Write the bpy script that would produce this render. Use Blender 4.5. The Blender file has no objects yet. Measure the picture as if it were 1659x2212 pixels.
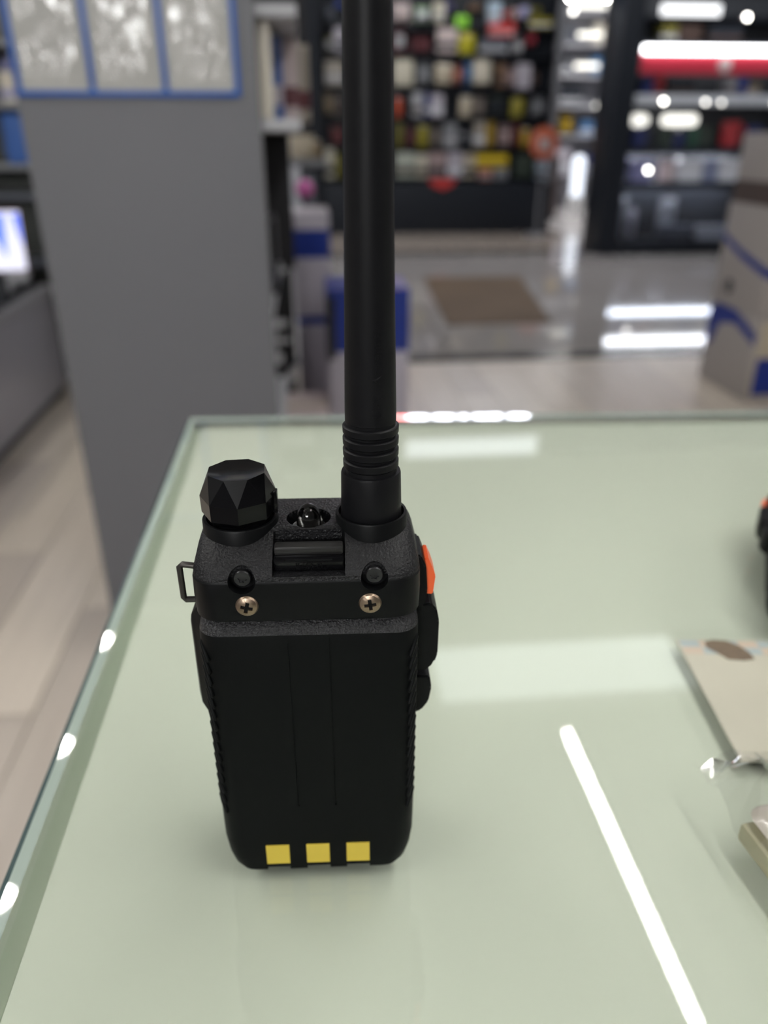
import bpy, bmesh, math, random
from mathutils import Vector, Matrix
random.seed(7)
SC = bpy.context.scene
COL = SC.collection
R = math.radians

# ---------------------------------------------------------------- camera
cam = bpy.data.cameras.new('camera')
co = bpy.data.objects.new('camera', cam)
COL.objects.link(co)
co.location = (0, 0, 1.153)
co.rotation_euler = (R(64.0), 0, R(-5.5))
cam.sensor_fit = 'HORIZONTAL'
cam.sensor_width = 36.0
cam.lens = 36.0 * 1661.0 / 1659.0
cam.clip_start = 0.01
cam.clip_end = 100
cam.dof.use_dof = True
cam.dof.focus_distance = 0.195
cam.dof.aperture_fstop = 10.0
SC.camera = co

# ---------------------------------------------------------------- world and exposure
w = bpy.data.worlds.new('world')
SC.world = w
w.use_nodes = True
w.node_tree.nodes['Background'].inputs[0].default_value = (0.93, 0.96, 1.0, 1)
w.node_tree.nodes['Background'].inputs[1].default_value = 0.85
SC.view_settings.view_transform = 'Standard'
SC.view_settings.look = 'None'
SC.view_settings.exposure = 0.42
SC.view_settings.gamma = 1.0
SC.view_settings.use_curve_mapping = False
SC.cycles.use_denoising = True
SC.cycles.max_bounces = 5
SC.cycles.diffuse_bounces = 2
SC.cycles.glossy_bounces = 3
SC.cycles.use_adaptive_sampling = True
SC.cycles.adaptive_threshold = 0.05
SC.cycles.transparent_max_bounces = 12
SC.cycles.sample_clamp_indirect = 8.0
SC.cycles.caustics_reflective = False
SC.cycles.caustics_refractive = False

# ---------------------------------------------------------------- materials
def lin(c):
    return tuple(((v / 255.0) / 12.92 if v <= 10 else (((v / 255.0) + 0.055) / 1.055) ** 2.4) for v in c)

MATS = {}
def mat(name, rgb, rough=0.5, metal=0.0, spec=0.5, bump=None, emit=0.0, ecol=None, coat=0.0, var=None):
    """procedural principled material; bump=(scale, strength, distance); var=(scale, amount) mottles the colour"""
    if name in MATS:
        return MATS[name]
    m = bpy.data.materials.new(name)
    m.use_nodes = True
    nt = m.node_tree
    b = nt.nodes['Principled BSDF']
    b.inputs['Base Color'].default_value = (*rgb, 1)
    b.inputs['Roughness'].default_value = rough
    b.inputs['Metallic'].default_value = metal
    b.inputs['Specular IOR Level'].default_value = spec
    b.inputs['Coat Weight'].default_value = coat
    if emit:
        b.inputs['Emission Color'].default_value = (*(ecol or rgb), 1)
        b.inputs['Emission Strength'].default_value = emit
    if bump or var:
        tc = nt.nodes.new('ShaderNodeTexCoord')
    if bump:
        n = nt.nodes.new('ShaderNodeTexNoise')
        n.inputs['Scale'].default_value = bump[0]
        n.inputs['Detail'].default_value = 2.0
        nt.links.new(tc.outputs['Object'], n.inputs['Vector'])
        bp = nt.nodes.new('ShaderNodeBump')
        bp.inputs['Strength'].default_value = bump[1]
        bp.inputs['Distance'].default_value = bump[2]
        nt.links.new(n.outputs['Fac'], bp.inputs['Height'])
        nt.links.new(bp.outputs['Normal'], b.inputs['Normal'])
    if var:
        n2 = nt.nodes.new('ShaderNodeTexNoise')
        n2.inputs['Scale'].default_value = var[0]
        n2.inputs['Detail'].default_value = 3.0
        mp = nt.nodes.new('ShaderNodeMapping')
        if len(var) > 2:
            mp.inputs['Scale'].default_value = var[2]
        nt.links.new(tc.outputs['Object'], mp.inputs['Vector'])
        nt.links.new(mp.outputs['Vector'], n2.inputs['Vector'])
        mx = nt.nodes.new('ShaderNodeMix')
        mx.data_type = 'RGBA'
        mx.inputs['A'].default_value = (*[v * (1 - var[1]) for v in rgb], 1)
        mx.inputs['B'].default_value = (*[min(1, v * (1 + var[1])) for v in rgb], 1)
        nt.links.new(n2.outputs['Fac'], mx.inputs['Factor'])
        nt.links.new(mx.outputs['Result'], b.inputs['Base Color'])
    MATS[name] = m
    return m

def clear_mat(name, tint, ior=1.5, rough=0.0, bump=None):
    """clear sheet: fresnel mix of straight transmission and mirror reflection"""
    if name in MATS:
        return MATS[name]
    m = bpy.data.materials.new(name)
    m.use_nodes = True
    nt = m.node_tree
    nt.nodes.remove(nt.nodes['Principled BSDF'])
    out = nt.nodes['Material Output']
    t = nt.nodes.new('ShaderNodeBsdfTransparent')
    t.inputs[0].default_value = (*tint, 1)
    g = nt.nodes.new('ShaderNodeBsdfGlossy')
    g.inputs['Roughness'].default_value = rough
    f = nt.nodes.new('ShaderNodeLayerWeight')      # facing term -> Schlick reflectance, same from both sides
    f.inputs['Blend'].default_value = 0.5
    f0 = ((ior - 1) / (ior + 1)) ** 2
    pw = nt.nodes.new('ShaderNodeMath')
    pw.operation = 'POWER'
    pw.inputs[1].default_value = 5.0
    nt.links.new(f.outputs['Facing'], pw.inputs[0])
    ma = nt.nodes.new('ShaderNodeMath')
    ma.operation = 'MULTIPLY_ADD'
    ma.inputs[1].default_value = 1 - f0
    ma.inputs[2].default_value = f0
    nt.links.new(pw.outputs[0], ma.inputs[0])
    mx = nt.nodes.new('ShaderNodeMixShader')
    nt.links.new(ma.outputs[0], mx.inputs[0])
    nt.links.new(t.outputs[0], mx.inputs[1])
    nt.links.new(g.outputs[0], mx.inputs[2])
    nt.links.new(mx.outputs[0], out.inputs['Surface'])
    if bump:
        tc = nt.nodes.new('ShaderNodeTexCoord')
        n = nt.nodes.new('ShaderNodeTexNoise')
        n.inputs['Scale'].default_value = bump[0]
        bp = nt.nodes.new('ShaderNodeBump')
        bp.inputs['Strength'].default_value = bump[1]
        bp.inputs['Distance'].default_value = bump[2]
        nt.links.new(tc.outputs['Object'], n.inputs['Vector'])
        nt.links.new(n.outputs['Fac'], bp.inputs['Height'])
        nt.links.new(bp.outputs['Normal'], g.inputs['Normal'])
        nt.links.new(bp.outputs['Normal'], f.inputs['Normal'])
    MATS[name] = m
    return m

COLS = dict(pinkish_white=(206, 190, 190), mint_green=(170, 200, 160), cream=(214, 208, 190), violet=(96, 92, 165),
            lime_green=(140, 215, 50), brown=(120, 92, 70), pale_blue=(180, 200, 220), red=(176, 46, 54),
            dusty_pink=(172, 150, 150), lilac=(150, 150, 196), olive=(118, 112, 50), mustard=(150, 140, 40),
            royal_blue=(52, 80, 172), slate=(92, 96, 108), crimson=(160, 40, 62), maroon=(100, 50, 56),
            yellow=(184, 176, 40), bright_red=(214, 60, 60), light_grey=(178, 178, 184), rose_red=(170, 64, 76),
            lilac_white=(190, 184, 196), grey=(136, 138, 144), beige=(196, 184, 164), salmon=(186, 120, 104),
            sky_blue=(70, 122, 176), ivory=(216, 208, 192), dark_brown=(78, 62, 56), beige_grey=(166, 158, 148),
            vermilion=(190, 80, 50), navy_blue=(38, 50, 110), taupe=(130, 120, 114), dark_green=(54, 66, 58),
            tan=(150, 132, 104), dark_red=(112, 44, 48), gold=(176, 144, 40), sage_white=(186, 192, 180),
            bright_yellow=(238, 206, 30), charcoal=(44, 48, 56), forest_green=(56, 92, 76), white=(226, 228, 236),
            blue_grey=(140, 148, 178), rose_white=(226, 206, 206), orange=(214, 110, 76), pink=(214, 110, 180),
            black=(22, 23, 26), blue=(40, 92, 170))
def cmat(c, rough=0.4):
    return mat('goods_' + c, tuple(v * 0.8 for v in lin(COLS[c])), rough=rough, var=(30, 0.12))

# ---------------------------------------------------------------- mesh helpers
def finish(bm, name, sharp=35.0, smooth=True):
    bmesh.ops.recalc_face_normals(bm, faces=bm.faces)
    for f in bm.faces:
        f.smooth = smooth
    if smooth:
        for e in bm.edges:
            if len(e.link_faces) == 2 and e.calc_face_angle(0) > R(sharp):
                e.smooth = False
    me = bpy.data.meshes.new(name)
    bm.to_mesh(me)
    bm.free()
    return me

def link(name, me, m=None, parent=None, loc=(0, 0, 0), rot=(0, 0, 0), scale=(1, 1, 1)):
    o = bpy.data.objects.new(name, me)
    COL.objects.link(o)
    if m is not None:
        if not me.materials:
            me.materials.append(m)
        elif me.materials[0] is not m:
            o.material_slots[0].link = 'OBJECT'
            o.material_slots[0].material = m
    o.location = loc
    o.rotation_euler = rot
    o.scale = scale
    if parent is not None:
        o.parent = parent
    return o

def thing(name, label, cat, loc=(0, 0, 0), rot=(0, 0, 0), group=None):
    o = bpy.data.objects.new(name, None)
    COL.objects.link(o)
    o.empty_display_size = 0.05
    o.location = loc
    o.rotation_euler = rot
    return tag(o, label, cat, group)

def tag(o, label, cat, group=None):
    o['label'] = label
    o['category'] = cat
    if group:
        o['group'] = group
    return o

def struct(o):
    o['kind'] = 'structure'
    return o

def bbox(bm, x0, x1, y0, y1, z0, z1, bev=0.0, seg=2):
    r = bmesh.ops.create_cube(bm, size=1.0)
    vs = r['verts']
    for v in vs:
        v.co = Vector(((x0 + x1) / 2 + v.co.x * (x1 - x0), (y0 + y1) / 2 + v.co.y * (y1 - y0), (z0 + z1) / 2 + v.co.z * (z1 - z0)))
    if bev:
        es = list({e for v in vs for e in v.link_edges})
        bmesh.ops.bevel(bm, geom=es, offset=bev, segments=seg, affect='EDGES', profile=0.6)

def box_me(name, x0, x1, y0, y1, z0, z1, bev=0.0, seg=2):
    bm = bmesh.new()
    bbox(bm, x0, x1, y0, y1, z0, z1, bev, seg)
    return finish(bm, name)

def box(name, x0, x1, y0, y1, z0, z1, m, parent=None, bev=0.0, seg=2):
    """box centred on its own base point, so its origin is at its foot"""
    cx, cy = (x0 + x1) / 2, (y0 + y1) / 2
    me = box_me(name, x0 - cx, x1 - cx, y0 - cy, y1 - cy, 0, z1 - z0, bev, seg)
    return link(name, me, m, parent, (cx, cy, z0))

def rings(bm, rs, cap0=True, cap1=True):
    """loft closed rings of equal vertex count"""
    prev = None
    first = None
    for r in rs:
        vs = [bm.verts.new(p) for p in r]
        if prev:
            n = len(vs)
            for i in range(n):
                bm.faces.new((prev[i], prev[(i + 1) % n], vs[(i + 1) % n], vs[i]))
        else:
            first = vs
        prev = vs
    if cap0:
        bm.faces.new(first[::-1])
    if cap1:
        bm.faces.new(prev)

def circ(r, z, n, cx=0, cy=0, ph=0.0):
    return [(cx + r * math.cos(2 * math.pi * (i + ph) / n), cy + r * math.sin(2 * math.pi * (i + ph) / n), z) for i in range(n)]

def lathe(bm, prof, n=32, cx=0, cy=0, ph=0.0, cap0=True, cap1=True):
    rings(bm, [circ(r, z, n, cx, cy, ph) for r, z in prof], cap0, cap1)

def rrect(xh, y0, y1, rad, z, cx=0.0, k=6):
    """rounded rectangle ring in the xy plane"""
    pts = []
    rad = min(rad, xh - 1e-5, (y1 - y0) / 2 - 1e-5)
    for (sx, yy, a0) in ((1, y1, 0), (-1, y1, 90), (-1, y0, 180), (1, y0, 270)):
        ox = cx + sx * (xh - rad)
        oy = yy - rad if yy == y1 else yy + rad
        for i in range(k + 1):
            a = R(a0 + 90.0 * i / k)
            pts.append((ox + rad * math.cos(a), oy + rad * math.sin(a), z))
    return pts

def cut(me, cutters, name):
    """boolean difference of a mesh with a list of cutter meshes"""
    o = bpy.data.objects.new('tmp', me)
    COL.objects.link(o)
    tmp = [o]
    for c in cutters:
        co_ = bpy.data.objects.new('tmpc', c)
        COL.objects.link(co_)
        tmp.append(co_)
        md = o.modifiers.new('b', 'BOOLEAN')
        md.operation = 'DIFFERENCE'
        md.solver = 'EXACT'
        md.object = co_
    dg = bpy.context.evaluated_depsgraph_get()
    dg.update()
    out = bpy.data.meshes.new_from_object(o.evaluated_get(dg))
    for t in tmp:
        bpy.data.objects.remove(t)
    bm = bmesh.new()
    bm.from_mesh(out)
    bmesh.ops.remove_doubles(bm, verts=bm.verts, dist=1e-6)
    r = finish(bm, name, sharp=28)
    r.materials.clear()
    return r

def text_me(s, size, ext, name, spacing=1.0):
    c = bpy.data.curves.new('txt', 'FONT')
    c.body = s
    c.size = size
    c.extrude = ext
    c.align_x = 'CENTER'
    c.align_y = 'CENTER'
    c.space_character = spacing
    c.resolution_u = 3
    o = bpy.data.objects.new('txt', c)
    COL.objects.link(o)
    dg = bpy.context.evaluated_depsgraph_get()
    dg.update()
    me = bpy.data.meshes.new_from_object(o.evaluated_get(dg))
    bpy.data.objects.remove(o)
    me.name = name
    me.materials.clear()
    return me

def copy_tree(o, parent=None):
    c = o.copy()
    COL.objects.link(c)
    c.parent = parent
    for ch in list(o.children):
        copy_tree(ch, c)
    return c

ORD = ['first', 'second', 'third', 'fourth', 'fifth', 'sixth', 'seventh', 'eighth', 'ninth', 'tenth', 'eleventh', 'twelfth', 'thirteenth', 'fourteenth', 'fifteenth', 'sixteenth']

# ---------------------------------------------------------------- lamps of the place and added ones (each a thing; the emitting part is its tube or lens)
white_metal = mat('lamp_white_metal', (0.75, 0.75, 0.75), 0.4)
def tube_lamp(label, x, y0, y1, z=2.70, width=0.020, power=20.0, group='ceiling tubes of the shop', along='y', ecol=(1.0, 0.99, 0.95)):
    L = y1 - y0
    if along == 'y':
        t = thing('tube_lamp', label, 'lamp', (x, (y0 + y1) / 2, z), (0, 0, 0), group)
    else:
        t = thing('tube_lamp', label, 'lamp', ((y0 + y1) / 2, x, z), (0, 0, R(90)), group)
    link('housing', box_me('housing', -width * 0.8, width * 0.8, -L / 2 - 0.03, L / 2 + 0.03, 0.012, 0.05, 0.004), white_metal, t)
    bm = bmesh.new()
    rings(bm, [[(width / 2 * math.cos(a), yy, 0.012 + 0.012 * math.sin(a)) for a in [2 * math.pi * i / 12 for i in range(12)]] for yy in (-L / 2, L / 2)])
    link('tube', finish(bm, 'tube'), mat('tube_glow_%g' % power, (0.9, 0.9, 0.9), 0.5, emit=power, ecol=ecol), t)
    return t

def spot_lamp(label, x, y, z, r=0.05, power=100.0, group=None, ecol=(1.0, 0.97, 0.9), facing=(0, 0, 0)):
    t = thing('spot_lamp', label, 'lamp', (x, y, z), facing, group)
    bm = bmesh.new()
    lathe(bm, [(r * 1.05, 0.0), (r * 1.25, 0.0), (r * 1.25, 0.004), (r * 1.15, 0.05), (r * 0.9, 0.055)], 24)
    link('can', finish(bm, 'can'), white_metal, t)
    bm = bmesh.new()
    lathe(bm, [(r * 0.6, -0.006), (r * 0.9, -0.003), (r, 0.001)], 24)
    link('lens', finish(bm, 'lens'), mat('spot_glow_%g_%g' % (power, ecol[2]), (0.9, 0.9, 0.9), 0.4, emit=power, ecol=ecol), t)
    return t

tube_lamp('long white ceiling tube whose mirror streak crosses the glass counter', 0.88, -1.1, 2.11, power=100.0)
tube_lamp('added white ceiling tube above the low left counter', -1.6, -1.0, 2.4, power=100.0)  # added out of view to brighten the counter and the shop
tube_lamp('added white ceiling tube to the right of the glass counter', 2.9, -1.2, 1.2, power=100.0)  # another unseen tube, added as fill light
for i, (yy) in enumerate((2.141, 2.969, 3.832)):
    spot_lamp('warm ceiling spot, %s of the row beyond the left counter' % ORD[i], -2.16, yy, 2.695, 0.046, 200.0, 'warm ceiling spots')
# pale ceiling panel mirrored in the counter
t = thing('panel_lamp', 'pale rectangular ceiling panel mirrored in the counter glass', 'lamp', (0.97, 2.48, 2.70))
link('frame', box_me('frame', -0.55, 0.55, -0.2, 0.2, 0.006, 0.04, 0.004), white_metal, t)
link('diffuser', box_me('diffuser', -0.52, 0.52, -0.17, 0.17, 0.0, 0.02, 0.003), mat('panel_glow', (0.9, 0.9, 0.9), 0.5, emit=2.0, ecol=(0.9, 0.97, 1)), t)
# unseen glowing panel, added behind the viewer to glint in the crinkled film of the price pockets
t = thing('light_box', 'wide glowing panel added on the wall behind the viewer', 'sign', (-1.35, -3.985, 2.05))
link('case', box_me('case', -0.85, 0.85, -0.06, 0.0, 0.0, 0.66, 0.01), white_metal, t)
link('panel', box_me('panel', -0.8, 0.8, -0.005, 0.008, 0.04, 0.62, 0.003), mat('glint_panel_glow', (0.9, 0.9, 0.9), 0.5, emit=26.0, ecol=(1.0, 1.0, 0.99)), t)

# ---------------------------------------------------------------- large structure: floors, ceilings, walls
plank_cols = [(0.57, 0.50, 0.42), (0.52, 0.45, 0.38), (0.61, 0.535, 0.455), (0.47, 0.41, 0.355)]
plank_m = [mat('plank_%d' % i, c, 0.30, spec=0.45, var=(6, 0.16, (6, 0.35, 1)), bump=(30, 0.05, 0.001)) for i, c in enumerate(plank_cols)]
fl = struct(box('floor', -4.2, 6.5, -4.2, 15.6, -0.12, -0.012, mat('subfloor', (0.12, 0.115, 0.11), 0.7)))
pm = box_me('plank', -0.0965, 0.0965, -0.597, 0.597, -0.012, 0.0, 0.002, 1)
px = -4.06
i = 0
while px < 6.4:
    yy = -0.5 + (i * 0.43) % 1.2 - 0.6
    while yy < 4.2:
        y1 = min(yy + 1.2, 4.26)
        if y1 - yy > 0.04:
            sy = (y1 - yy) / 1.2
            link('plank', pm, random.choice(plank_m), fl, (px - fl.location.x, (yy + y1) / 2 - fl.location.y, 0.12), (0, 0, 0), (1, sy, 1))
        yy += 1.2
    px += 0.195
    i += 1
tile_m = [mat('stone_tile_%d' % k, c, 0.06, spec=0.5, var=(3, 0.10)) for k, c in enumerate([(0.33, 0.305, 0.29), (0.35, 0.325, 0.31), (0.315, 0.29, 0.276)])]
tm = box_me('tile', -0.418, 0.418, -0.418, 0.418, -0.012, 0.0, 0.001, 1)
for ix in range(-5, 8):
    for iy in range(5):
        link('tile', tm, random.choice(tile_m), fl, (0.42 + ix * 0.84 - fl.location.x, 4.42 + 0.42 + iy * 0.84 - fl.location.y, 0.12))
band_m = mat('dark_threshold', (0.055, 0.058, 0.06), 0.12)
for nm, y0, y1, mm in (('threshold_strip', 4.27, 4.41, band_m), ('threshold_strip', 8.63, 9.0, mat('brown_threshold', (0.10, 0.088, 0.078), 0.10))):
    b = box(nm, -4.2, 6.5, y0, y1, -0.012, 0.0, mm)
    b.parent = fl
    b.location = Vector(b.location) - Vector(fl.location)
fm = box_me('tile', -0.598, 0.598, -0.598, 0.598, -0.012, 0.0, 0.001, 1)
far_m = [mat('far_tile_%d' % k, c, 0.10, var=(3, 0.08)) for k, c in enumerate([(0.36, 0.30, 0.26), (0.39, 0.33, 0.285), (0.72, 0.67, 0.66)])]
for ix in range(-2, 6):
    for iy in range(5):
        xx = ix * 1.2 - 0.22
        pale = xx > 3.0 and xx < 5.5
        link('tile', fm, far_m[2] if pale else random.choice(far_m[:2]), fl, (xx + 0.6 - fl.location.x, 9.6 + iy * 1.2 - fl.location.y, 0.12))

ceil_m = mat('ceiling_paint', (0.62, 0.62, 0.62), 0.8)
struct(box('ceiling', -4.2, 6.5, -4.2, 4.95, 2.76, 2.86, ceil_m))
struct(box('wall_back', -4.2, 6.5, 15.5, 15.65, 0.0, 4.6, mat('far_wall_paint', (0.45, 0.45, 0.48), 0.6)))
struct(box('wall_front', -4.2, 6.5, -4.2, -4.06, 0.0, 2.76, mat('near_wall_paint', (0.42, 0.42, 0.43), 0.7)))
struct(box('wall_left', -4.3, -4.2, -4.2, 15.6, 0.0, 4.6, mat('side_wall_paint', (0.50, 0.50, 0.51), 0.7)))
struct(box('wall_right', 6.5, 6.6, -4.2, 15.6, 0.0, 4.6, mat('right_wall_paint', (0.50, 0.50, 0.51), 0.7)))
far_bulk = struct(box('trim_1', 0.0, 6.5, 8.9, 9.05, 2.46, 4.5, mat('facade_dark', (0.05, 0.055, 0.065), 0.5)))

# lit sign on the dark facade across the corridor (mirrored in the back edge of the counter)
sg = thing('lit_sign', 'row of glowing white blocks and a red disc on the dark facade', 'sign', (1.85, 8.86, 2.46))
link('back_board', box_me('back_board', -1.05, 1.05, 0.0, 0.04, 0.0, 0.36, 0.01), mat('facade_dark', (0.05, 0.055, 0.065), 0.5), sg)
sig_w = mat('sign_white_glow', (0.9, 0.9, 0.9), 0.5, emit=22.0, ecol=(0.84, 0.87, 1.0))
sig_r = mat('sign_red_glow', (0.9, 0.2, 0.2), 0.5, emit=12.0, ecol=(1.0, 0.22, 0.22))
for (a, b_) in ((-0.72, -0.50), (-0.41, -0.20), (-0.10, -0.03), (0.07, 0.38), (0.49, 0.70)):
    bm = bmesh.new()
    bbox(bm, a, b_, -0.05, 0.0, 0.06, 0.28, 0.02)
    link('light_block', finish(bm, 'light_block'), sig_w, sg)
bm = bmesh.new()
lathe(bm, [(0.09, 0.0), (0.10, 0.01), (0.10, 0.045), (0.085, 0.05)], 20)
link('light_disc', finish(bm, 'light_disc'), sig_r, sg, (-0.82, 0.0, 0.17), (R(90), 0, 0))
lb = thing('light_box', 'broad white light box high on the facade across the corridor', 'sign', (1.95, 8.86, 4.08))
link('case', box_me('case', -0.86, 0.86, -0.02, 0.04, 0.0, 0.30, 0.01), white_metal, lb)
link('panel', box_me('panel', -0.82, 0.82, -0.03, -0.018, 0.03, 0.27, 0.004), mat('light_box_glow', (0.9, 0.9, 0.9), 0.5, emit=1.1, ecol=(0.86, 0.9, 1.0)), lb)

# unseen tubes added to light the far shop, then the corridor tube
for k, (xx, a, b_) in enumerate(((10.2, 0.4, 3.0), (13.0, 3.0, 5.4), (13.6, 0.4, 2.6))):
    tube_lamp(('added white tube hung before the dark peg wall', 'added white tube over the pale passage floor', 'added white tube behind the dark peg wall')[k],
              xx, a, b_, z=2.95, width=0.06, power=(26.0, 90.0, 26.0)[k], group='added tubes of the shop across', along='x')
tube_lamp('white tube hanging high over the corridor', 2.1, 5.4, 7.4, z=3.9, width=0.05, power=24.0, group='corridor tubes')

# ---------------------------------------------------------------- brown inlay mat on the corridor
bm = bmesh.new()
rings(bm, [[(0.93, 5.2, z), (1.66, 5.2, z), (1.93, 7.1, z), (1.05, 7.15, z)] for z in (0.0, 0.008)])
o = link('door_mat', finish(bm, 'door_mat'), mat('mat_brown', (0.10, 0.066, 0.040), 0.7, spec=0.15, bump=(300, 0.3, 0.002), var=(2.2, 0.25)))
tag(o, 'brown mat lying on the grey corridor floor', 'mat')

# ---------------------------------------------------------------- glass counter
T = 0.95
X0, X1, Y0, Y1 = -0.0985, 1.30, -0.06, 0.515
ct = thing('glass_counter', 'pale green glass-topped shop counter under the standing radio', 'counter', (0.6, 0.27, 0.0))
def cpart(name, x0, x1, y0, y1, z0, z1, m, bev=0.0):
    o = box(name, x0, x1, y0, y1, z0, z1, m, ct, bev)
    o.location = Vector(o.location) - Vector(ct.location)
    return o
cpart('plinth', X0 + 0.04, X1 - 0.04, Y0 + 0.04, Y1 - 0.04, 0.0, 0.10, mat('plinth_dark', (0.05, 0.05, 0.055), 0.5))
cpart('body', X0 + 0.006, X1 - 0.006, Y0 + 0.006, Y1 - 0.006, 0.10, 0.90, mat('counter_body', (0.5, 0.52, 0.52), 0.45))
def slab(name, ins, insb, z0, z1, m):
    bm = bmesh.new()
    yb_ = lambda x: 0.597 - 0.06 * x - insb
    rings(bm, [[(X0 + ins, Y0 + ins, z), (X1 - ins, Y0 + ins, z), (X1 - ins, yb_(X1 - ins), z), (X0 + ins, yb_(X0 + ins), z)] for z in (z0, z1)])
    return link(name, finish(bm, name), m, ct, -Vector(ct.location))
slab('frame', 0.0004, 0.0006, 0.90, 0.9437, mat('counter_frame', (0.60, 0.655, 0.545), 0.4, spec=0.2))
slab('inner_panel', 0.0105, 0.011, 0.9437, 0.9452, mat('pale_green_panel', (0.70, 0.705, 0.64), 0.45, spec=0.1, var=(5, 0.05)))
# glass sheet: flat top, flat polished bevels and a dark edge (the far edge runs slightly askew)
TH = 0.0045
def yb(x):
    return 0.597 - 0.06 * x
wl_, wb_ = 0.0046, 0.0115
gx = X0 + wl_
bl = wl_ * math.tan(R(12))
bb = wb_ * math.tan(R(3.9))
gs_top = [(gx, Y0, T), (X1, Y0, T), (X1, yb(X1) - wb_, T), (gx, yb(gx) - wb_, T)]
bm = bmesh.new()
bm.faces.new([bm.verts.new(p) for p in gs_top])
bm.faces.new([bm.verts.new((p[0], p[1], T - TH)) for p in gs_top])
me = finish(bm, 'glass_sheet')
gs = link('glass_sheet', me, clear_mat('counter_glass', (0.97, 0.99, 0.965), 1.5), ct, -Vector(ct.location))
edge_m = mat('glass_edge', (0.36, 0.43, 0.38), 0.02, spec=0.6)
side_m = mat('glass_side', (0.05, 0.085, 0.085), 0.08, spec=0.6)
def quadpart(name, pts, m):
    bm = bmesh.new()
    bm.faces.new([bm.verts.new(p) for p in pts])
    me = bpy.data.meshes.new(name)
    bm.to_mesh(me)
    bm.free()
    return link(name, me, m, gs)
c0 = (X0, yb(X0), T - max(bl, bb))
quadpart('polished_bevel', [(X0, Y0, T - bl), (gx, Y0, T), (gx, yb(gx) - wb_, T), (X0, yb(X0) - wb_, T - bl)], edge_m)
quadpart('polished_bevel', [(gx, yb(gx) - wb_, T), (X1, yb(X1) - wb_, T), (X1, yb(X1), T - bb), (gx, yb(gx), T - bb)], edge_m)
quadpart('corner_facet', [(X0, yb(X0) - wb_, T - bl), (gx, yb(gx) - wb_, T), (gx, yb(gx), T - bb), (X0, yb(X0), T - bl)], edge_m)
quadpart('dark_arris', [(X0 - 0.0022, Y0, T - bl - 0.0012), (X0, Y0, T - bl), (X0, yb(X0), T - bl), (X0 - 0.0022, yb(X0), T - bl - 0.0012)], side_m)
quadpart('glass_side', [(X0 - 0.0022, Y0, T - TH), (X0 - 0.0022, Y0, T - bl - 0.0012), (X0 - 0.0022, yb(X0), T - bl - 0.0012), (X0 - 0.0022, yb(X0), T - TH)], side_m)
quadpart('glass_side', [(X0, yb(X0), T - TH), (X0, yb(X0), T - bl), (X1, yb(X1), T - bb), (X1, yb(X1), T - TH)], side_m)

# ---------------------------------------------------------------- handheld radio (modelled in millimetres, local x right, y away from the viewer, z up)
MM = Matrix.Scale(0.001, 4)
plastic = mat('radio_plastic', (0.0035, 0.0038, 0.0042), 0.42, spec=0.14, bump=(900, 0.10, 0.0002))
grain = mat('radio_grain', (0.0075, 0.0075, 0.0086), 0.40, spec=0.28, bump=(1500, 0.8, 0.0005))
batt_m = mat('battery_plastic', (0.0030, 0.0036, 0.0037), 0.50, spec=0.10, bump=(1600, 0.12, 0.0002))
band_g = mat('battery_grain', (0.014, 0.014, 0.016), 0.36, spec=0.45, bump=(1700, 1.0, 0.0007))
gloss = mat('radio_gloss', (0.0028, 0.0028, 0.0034), 0.16, spec=0.26)
rubber = mat('antenna_rubber', (0.0052, 0.0052, 0.0062), 0.46, spec=0.16, bump=(700, 0.08, 0.0002))
orange_m = mat('orange_plastic', (0.90, 0.13, 0.03), 0.35)
brass = mat('contact_gold', (0.66, 0.50, 0.06), 0.5, metal=0.0, spec=0.5, var=(200, 0.06))
steel = mat('nickel_screw', (0.30, 0.225, 0.165), 0.38, metal=1.0, bump=(900, 0.25, 0.0003), var=(500, 0.25))
void = mat('screw_slot', (0.004, 0.004, 0.004), 0.6, spec=0.2)
ring_m = mat('strap_ring_metal', (0.06, 0.055, 0.05), 0.35, metal=0.7)

def mmo(name, bm, m, parent, sharp=35, cutters=None, loc=(0, 0, 0)):
    me = finish(bm, name, sharp)
    if cutters:
        me = cut(me, cutters, name)
    me.transform(MM)
    return link(name, me, m, parent, [c * 0.001 for c in loc])

def cyl_y(bm, x, z, y0, y1, r, n=24):
    rings(bm, [[(x + r * math.cos(2 * math.pi * i / n), yy, z + r * math.sin(2 * math.pi * i / n)) for i in range(n)] for yy in (y0, y1)])

def cutter(fn):
    bm = bmesh.new()
    fn(bm)
    bmesh.ops.recalc_face_normals(bm, faces=bm.faces)
    me = bpy.data.meshes.new('c')
    bm.to_mesh(me)
    bm.free()
    return me

def tilt(bm, cx, cy, cz, ang):
    bmesh.ops.rotate(bm, verts=bm.verts, cent=(cx, cy, cz), matrix=Matrix.Rotation(R(ang), 3, 'X'))

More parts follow.
